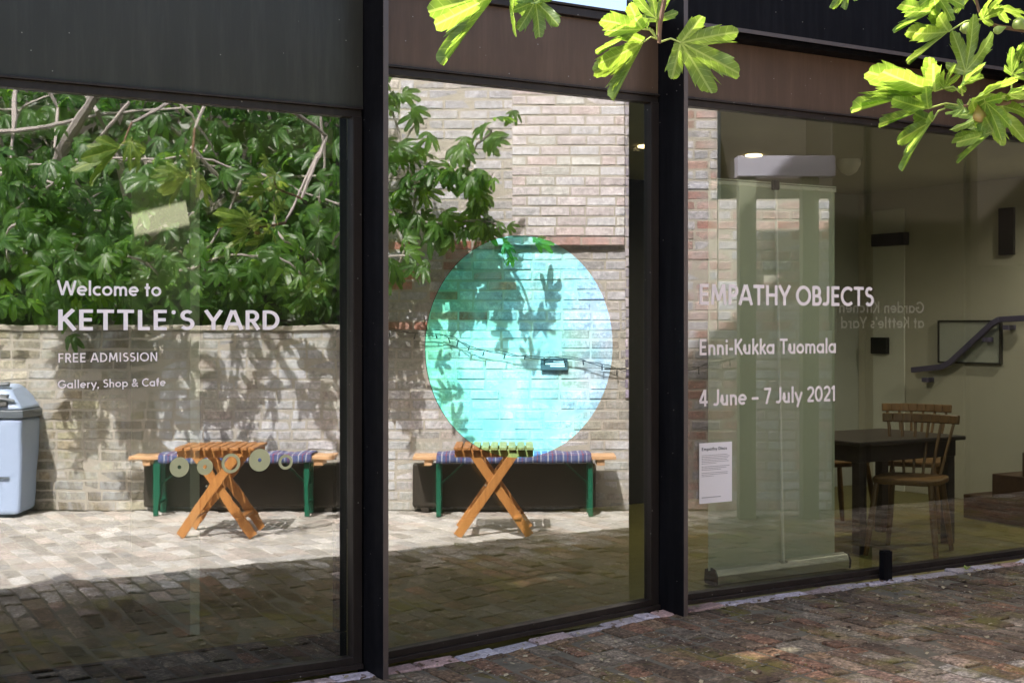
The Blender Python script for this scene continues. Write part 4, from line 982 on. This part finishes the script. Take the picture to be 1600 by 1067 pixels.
# ------------------------------------------------------------------ timber portal and kitchen front across the yard
r = empty('timber_portal', wpt(1155, 0, 10.3)); tag(r, 'timber portal with pale grey lintel on two posts darkened for shade before the brick wall', 'portal')
slabw('post', 1155, 1182, 0, 2.62, 10.3, 10.42, M['portal_shaded'], r); slabw('post', 1254, 1280, 0, 2.62, 10.3, 10.42, M['portal_shaded'], r)
slabw('lintel', 1153, 1306, 2.622, 2.78, 10.28, 10.44, M['portal'], r)
ke = wpt(1300, 0, WZ); r = empty('kitchen_front', (ke.x, ke.y, 0)); tag(r, 'dark brown cafe front with pale grey lettering across the yard', 'cafe front')
m = MB(); m.box((0, -.3, 0), (9, 0, 3.2))
m.build('front', M['kitchen'], r, .01)
slabw('upper_wall', 1126, 1900, 2.0, 4.7, WZ + .9, WZ + 1.6, M['kitchen'], r)
m = MB()
for i in range(7):
    m.box((.35 + i * 1.2, .002, .0), (.41 + i * 1.2, .03, 3.2))
m.build('mullion', M['black'], r, .004)
# lettering plane is y = ke.y, facing the glass (+y). Reading direction for someone at the glass is -x
def kx(px): d = ray(px, 505); return C0.x + d.x * ((-ke.y - CY) / d.y)
def kz(px, py): d = ray(px, py); return EYE + d.z * ((-ke.y - CY) / d.y)
xa, xb = kx(1306), kx(1438)
sg = empty('cafe_sign', (xb, ke.y + .032, 0)); tag(sg, "pale grey lettering Garden Kitchen at Kettle's Yard on the dark cafe front", 'sign')
m = MB(); m.box((xa - xb - .02, -.03, kz(1370, 522)), (.02, -.002, kz(1370, 468))); m.build('board', M['kitchen'], sg)
text('lettering', 'Garden Kitchen', (0, .001, kz(1370, 489)), (-1, 0, 0), (0, 0, 1), (0, 1, 0), .095, xb - xa, M['sign_l'], .15, .04, sg)
text('lettering', "at Kettle's Yard", (0, .001, kz(1370, 513)), (-1, 0, 0), (0, 0, 1), (0, 1, 0), .095, xb - xa - .02, M['sign_l'], .15, .04, sg)

# ------------------------------------------------------------------ inside: banner, furniture, stair
bl0 = on_z(1112, 912, FZ); br0 = on_z(1319, 890, FZ)
yb = (bl0.y + br0.y) / 2
bl0 = on_y(1110, 900, yb); br0 = on_y(1320, 885, yb); xl, xr = bl0.x, br0.x
r = empty('roller_banner', ((xl + xr) / 2, yb, FZ)); W_ = (xr - xl) / 2
tag(r, 'pale green roller banner seen from behind, standing just inside the right window', 'banner')
pl = on_y(1107, 278, yb); prr = on_y(1304, 293, yb); cxm = (xl + xr) / 2
prof = [(-.05, .0), (-.055, .05), (-.035, .085), (0, .095), (.05, .08), (.055, .02), (.05, 0)]
m = MB(); m.prism(prof, (Vector((0, 1, 0)), Vector((0, 0, 1)), Vector((1, 0, 0))), (-W_ + .012, 0, .012), W_ * 2 - .024); m.build('base', M['alu'], r, .003)
for x in (-W_, W_ - .012):
    m = MB(); m.prism([(y * 1.1, z * 1.06) for y, z in prof], (Vector((0, 1, 0)), Vector((0, 0, 1)), Vector((1, 0, 0))), (x, 0, .008), .012); m.build('end_cap', M['cap'], r, .003)
zt = pl.z - FZ
m = MB(); m.box((pl.x - cxm, .0, .09), (prr.x - cxm, .004, zt - .03)); m.build('panel', M['banner'], r)
m = MB(); m.box((pl.x - cxm - .004, -.012, zt - .035), (prr.x - cxm + .004, .012, zt - .012)); m.box((pl.x - cxm - .004, -.012, zt - .006), (prr.x - cxm + .004, .008, zt)); m.build('top_rail', M['lit_metal'], r, .002)
pp = on_y(1212, 288, yb - .03).x - cxm; pb = on_y(1224, 890, yb - .03).x - cxm
m = MB(); m.tube([(pb, -.03, .09), (pp, -.03, zt - .02)], .009, 10); m.build('pole', M['lit_metal'], r, smooth=True)
m = MB(); m.box((pp - .022, -.045, zt - .05), (pp + .022, -.013, zt + .012)); m.build('clip', M['cap'], r, .006)
m = MB(); m.box((pb - .03, -.04, .085), (pb - .008, -.02, .105)); m.box((pb + .012, -.04, .085), (pb + .03, -.02, .105)); m.build('pole_socket', M['alu'], r, .002)
def make_chair(mat):
    r = empty('spindle_chair')
    m = MB(); poly = []
    for a in range(0, 360, 12):
        ca, sa = math.cos(R(a)), math.sin(R(a)); e = .5
        poly.append((.215 * math.copysign(abs(ca) ** e, ca), .205 * math.copysign(abs(sa) ** e, sa)))
    m.prism(poly, (Vector((1, 0, 0)), Vector((0, 1, 0)), Vector((0, 0, 1))), (0, 0, .43), .035); m.build('seat', mat, r, .01)
    for x, y in ((-.17, -.16), (-.17, .16), (.16, -.15), (.16, .15)):
        m = MB(); m.tube([(x, y, .432), (x * 1.18, y * 1.16, .2), (x * 1.36, y * 1.30, 0)], [.016, .021, .014], 10); m.build('leg', mat, r, smooth=True)
    back = []
    for i in range(9):
        t = i / 8 * 2 - 1; back.append((.285 - .05 * t * t, .235 * t, .80 + .0 * t))
    m = MB()
    for i in range(8): m.bar(back[i], back[i + 1], .026, .055, (.2, 0, 1))
    m.build('top_rail', mat, r, .006)
    for i in range(6):
        t = (i / 5 * 2 - 1) * .86
        m = MB(); m.tube([(.185 - .05 * t * t, .165 * t, .462), (.285 - .05 * t * t, .235 * t, .785)], .0095, 8); m.build('spindle', mat, r, smooth=True)
    return r
ch = make_chair(M['chair_l']); p = on_z(1452, 870, FZ); ch.location = (p.x + .02, p.y + .18, FZ); ch.rotation_euler.z = R(28)
ch.scale = (1.12,) * 3
tag(ch, 'wooden spindle back chair nearest the right window, turned towards the dark table', 'chair', 'spindle back chairs inside the cafe')
ch2 = copy_tree(ch); p = at(1425, 505, 10.3); ch2.location = (p.x, p.y, FZ); ch2.rotation_euler.z = R(35)
tag(ch2, 'wooden spindle back chair standing behind the nearer chair at the table', 'chair', 'spindle back chairs inside the cafe')
ch3 = copy_tree(ch); p = at(1300, 505, 10.3); ch3.location = (p.x, p.y, FZ); ch3.rotation_euler.z = R(170)
tag(ch3, 'dark spindle back chair half hidden behind the banner at the far side of the table', 'chair', 'spindle back chairs inside the cafe')
r = empty('cafe_table'); p = at(1365, 505, 9.6); r.location = (p.x, p.y, FZ); tag(r, 'dark wooden dining table between the banner and the chairs', 'table')
m = MB(); m.box((-.55, -.40, .735), (.5, .40, .765)); m.build('tabletop', M['table_d'], r, .008)
m = MB(); m.box((-.5, -.35, .62), (.45, .35, .733)); m.build('apron', M['table_d'], r, .004)
for x in (-.46, .41):
    for y in (-.31, .31): boxo('leg', (x - .035, y - .035, 0), (x + .035, y + .035, .62), M['table_d'], r)
# steps and handrail on the side wall
XS = 5.055
r = empty('timber_steps', (XS, 0, FZ)); tag(r, 'dark timber steps rising along the side wall', 'steps')
y0 = on_x(1505, 690, XS - .9).y; 
m = MB()
for i in range(4): m.box((-.9, .08, .19 * i + .002), (0, max(.2, y0 - .28 * i), .19 * (i + 1))) 
m.build('treads', M['step'], r, .006)
hp = [on_x(x, y, XS - .09) for x, y in ((1425, 578), (1472, 573), (1485, 566), (1550, 506), (1562, 499), (1605, 497))]
r = empty('handrail', hp[0]); tag(r, 'violet grey handrail cranked up the side wall beside the steps', 'handrail')
m = MB(); 
for i in range(5): m.bar(hp[i] - hp[0], hp[i + 1] - hp[0], .035, .05)
m.build('rail', M['rail'], r, .004)
for x, y in ((1445, 590), (1540, 527), (1572, 508)):
    q = on_x(x, y, XS - .09) - hp[0]; m = MB(); m.box((q.x - .01, q.y - .03, q.z - .04), (q.x + .09, q.y + .03, q.z)); m.build('bracket', M['rail'], r, .003)
def wallbox(name, px0, px1, py0, py1, d, mat, label, cat, off=0):
    a = on_x(px0, py0, XS); b = on_x(px1, py1, XS); zs = sorted((a.z, b.z)); ys = sorted((a.y, b.y))
    o = boxo(name, (XS - d - off, ys[0], zs[0]), (XS - .001 - off, ys[1], zs[1]), mat, None, .006); return tag(o, label, cat)
fr = MB()
a = on_x(1471, 503, XS); b = on_x(1565, 567, XS); y0, y1 = sorted((a.y, b.y)); z0, z1 = sorted((a.z, b.z))
pf_ = empty('picture', (XS - .03, y0, z0)); tag(pf_, 'pale framed picture behind the handrail', 'picture')
m = MB(); m.box((.005, 0, 0), (.025, y1 - y0, z1 - z0)); m.build('print', M['grey_wall'], pf_)
m = MB(); W2, H2 = y1 - y0, z1 - z0
m.box((-.005, -.015, -.015), (.027, .0, H2 + .015)); m.box((-.005, W2, -.015), (.027, W2 + .015, H2 + .015)); m.box((-.005, .0005, -.015), (.027, W2 - .0005, 0)); m.box((-.005, .0005, H2), (.027, W2 - .0005, H2 + .015)); m.build('frame', M['dark_in'], pf_)
wallbox('door_entry_phone', 1368, 1392, 527, 553, .07, M['cap'], 'black door entry box on the pale side wall', 'entry phone')
wallbox('notice_panel', 1563, 1587, 326, 398, .03, M['cap'], 'dark upright notice panel on the side wall above the picture', 'notice')
wallbox('door_closer', 1370, 1421, 367, 383, .08, M['cap'], 'dark door closer arm near the top of the pale door', 'door closer')
o = wallbox('interior_door', 1366, 1415, 330, 800, .02, M['white'], 'pale plain door in the side wall', 'door'); 
p = on_y(1326, 262, 2.6); p.z = 2.3
m = MB(); m.tube([(0, 0, .06), (0, 0, .02), (0, 0, 0), (0, 0, -.035), (0, 0, -.06)], [.09, .09, .08, .06, .02], 16); o = m.build('dome_camera', M['white'], None, smooth=True)
q = on_z(1326, 266, 2.66); o.location = (q.x, q.y, 2.68); tag(o, 'white dome camera under the cafe ceiling', 'camera')
# weed at the sill
p = on_y(1510, 884, -.12); m = MB()
for i in range(9):
    a = random.uniform(0, 6.28); L = random.uniform(.02, .05); d = Vector((math.cos(a), math.sin(a), 1.1)).normalized(); x = d.cross(Vector((0, 0, 1))).normalized() * .009
    m.add([(0, 0, 0), d * L * .6 - x, d * L + Vector((0, 0, -.004)), d * L * .6 + x], [(0, 1, 2, 3)])
o = m.build('weed', M['leaf']); o.location = (p.x, p.y, .0); tag(o, 'tiny pale green weed in the joint below the right window', 'plant')
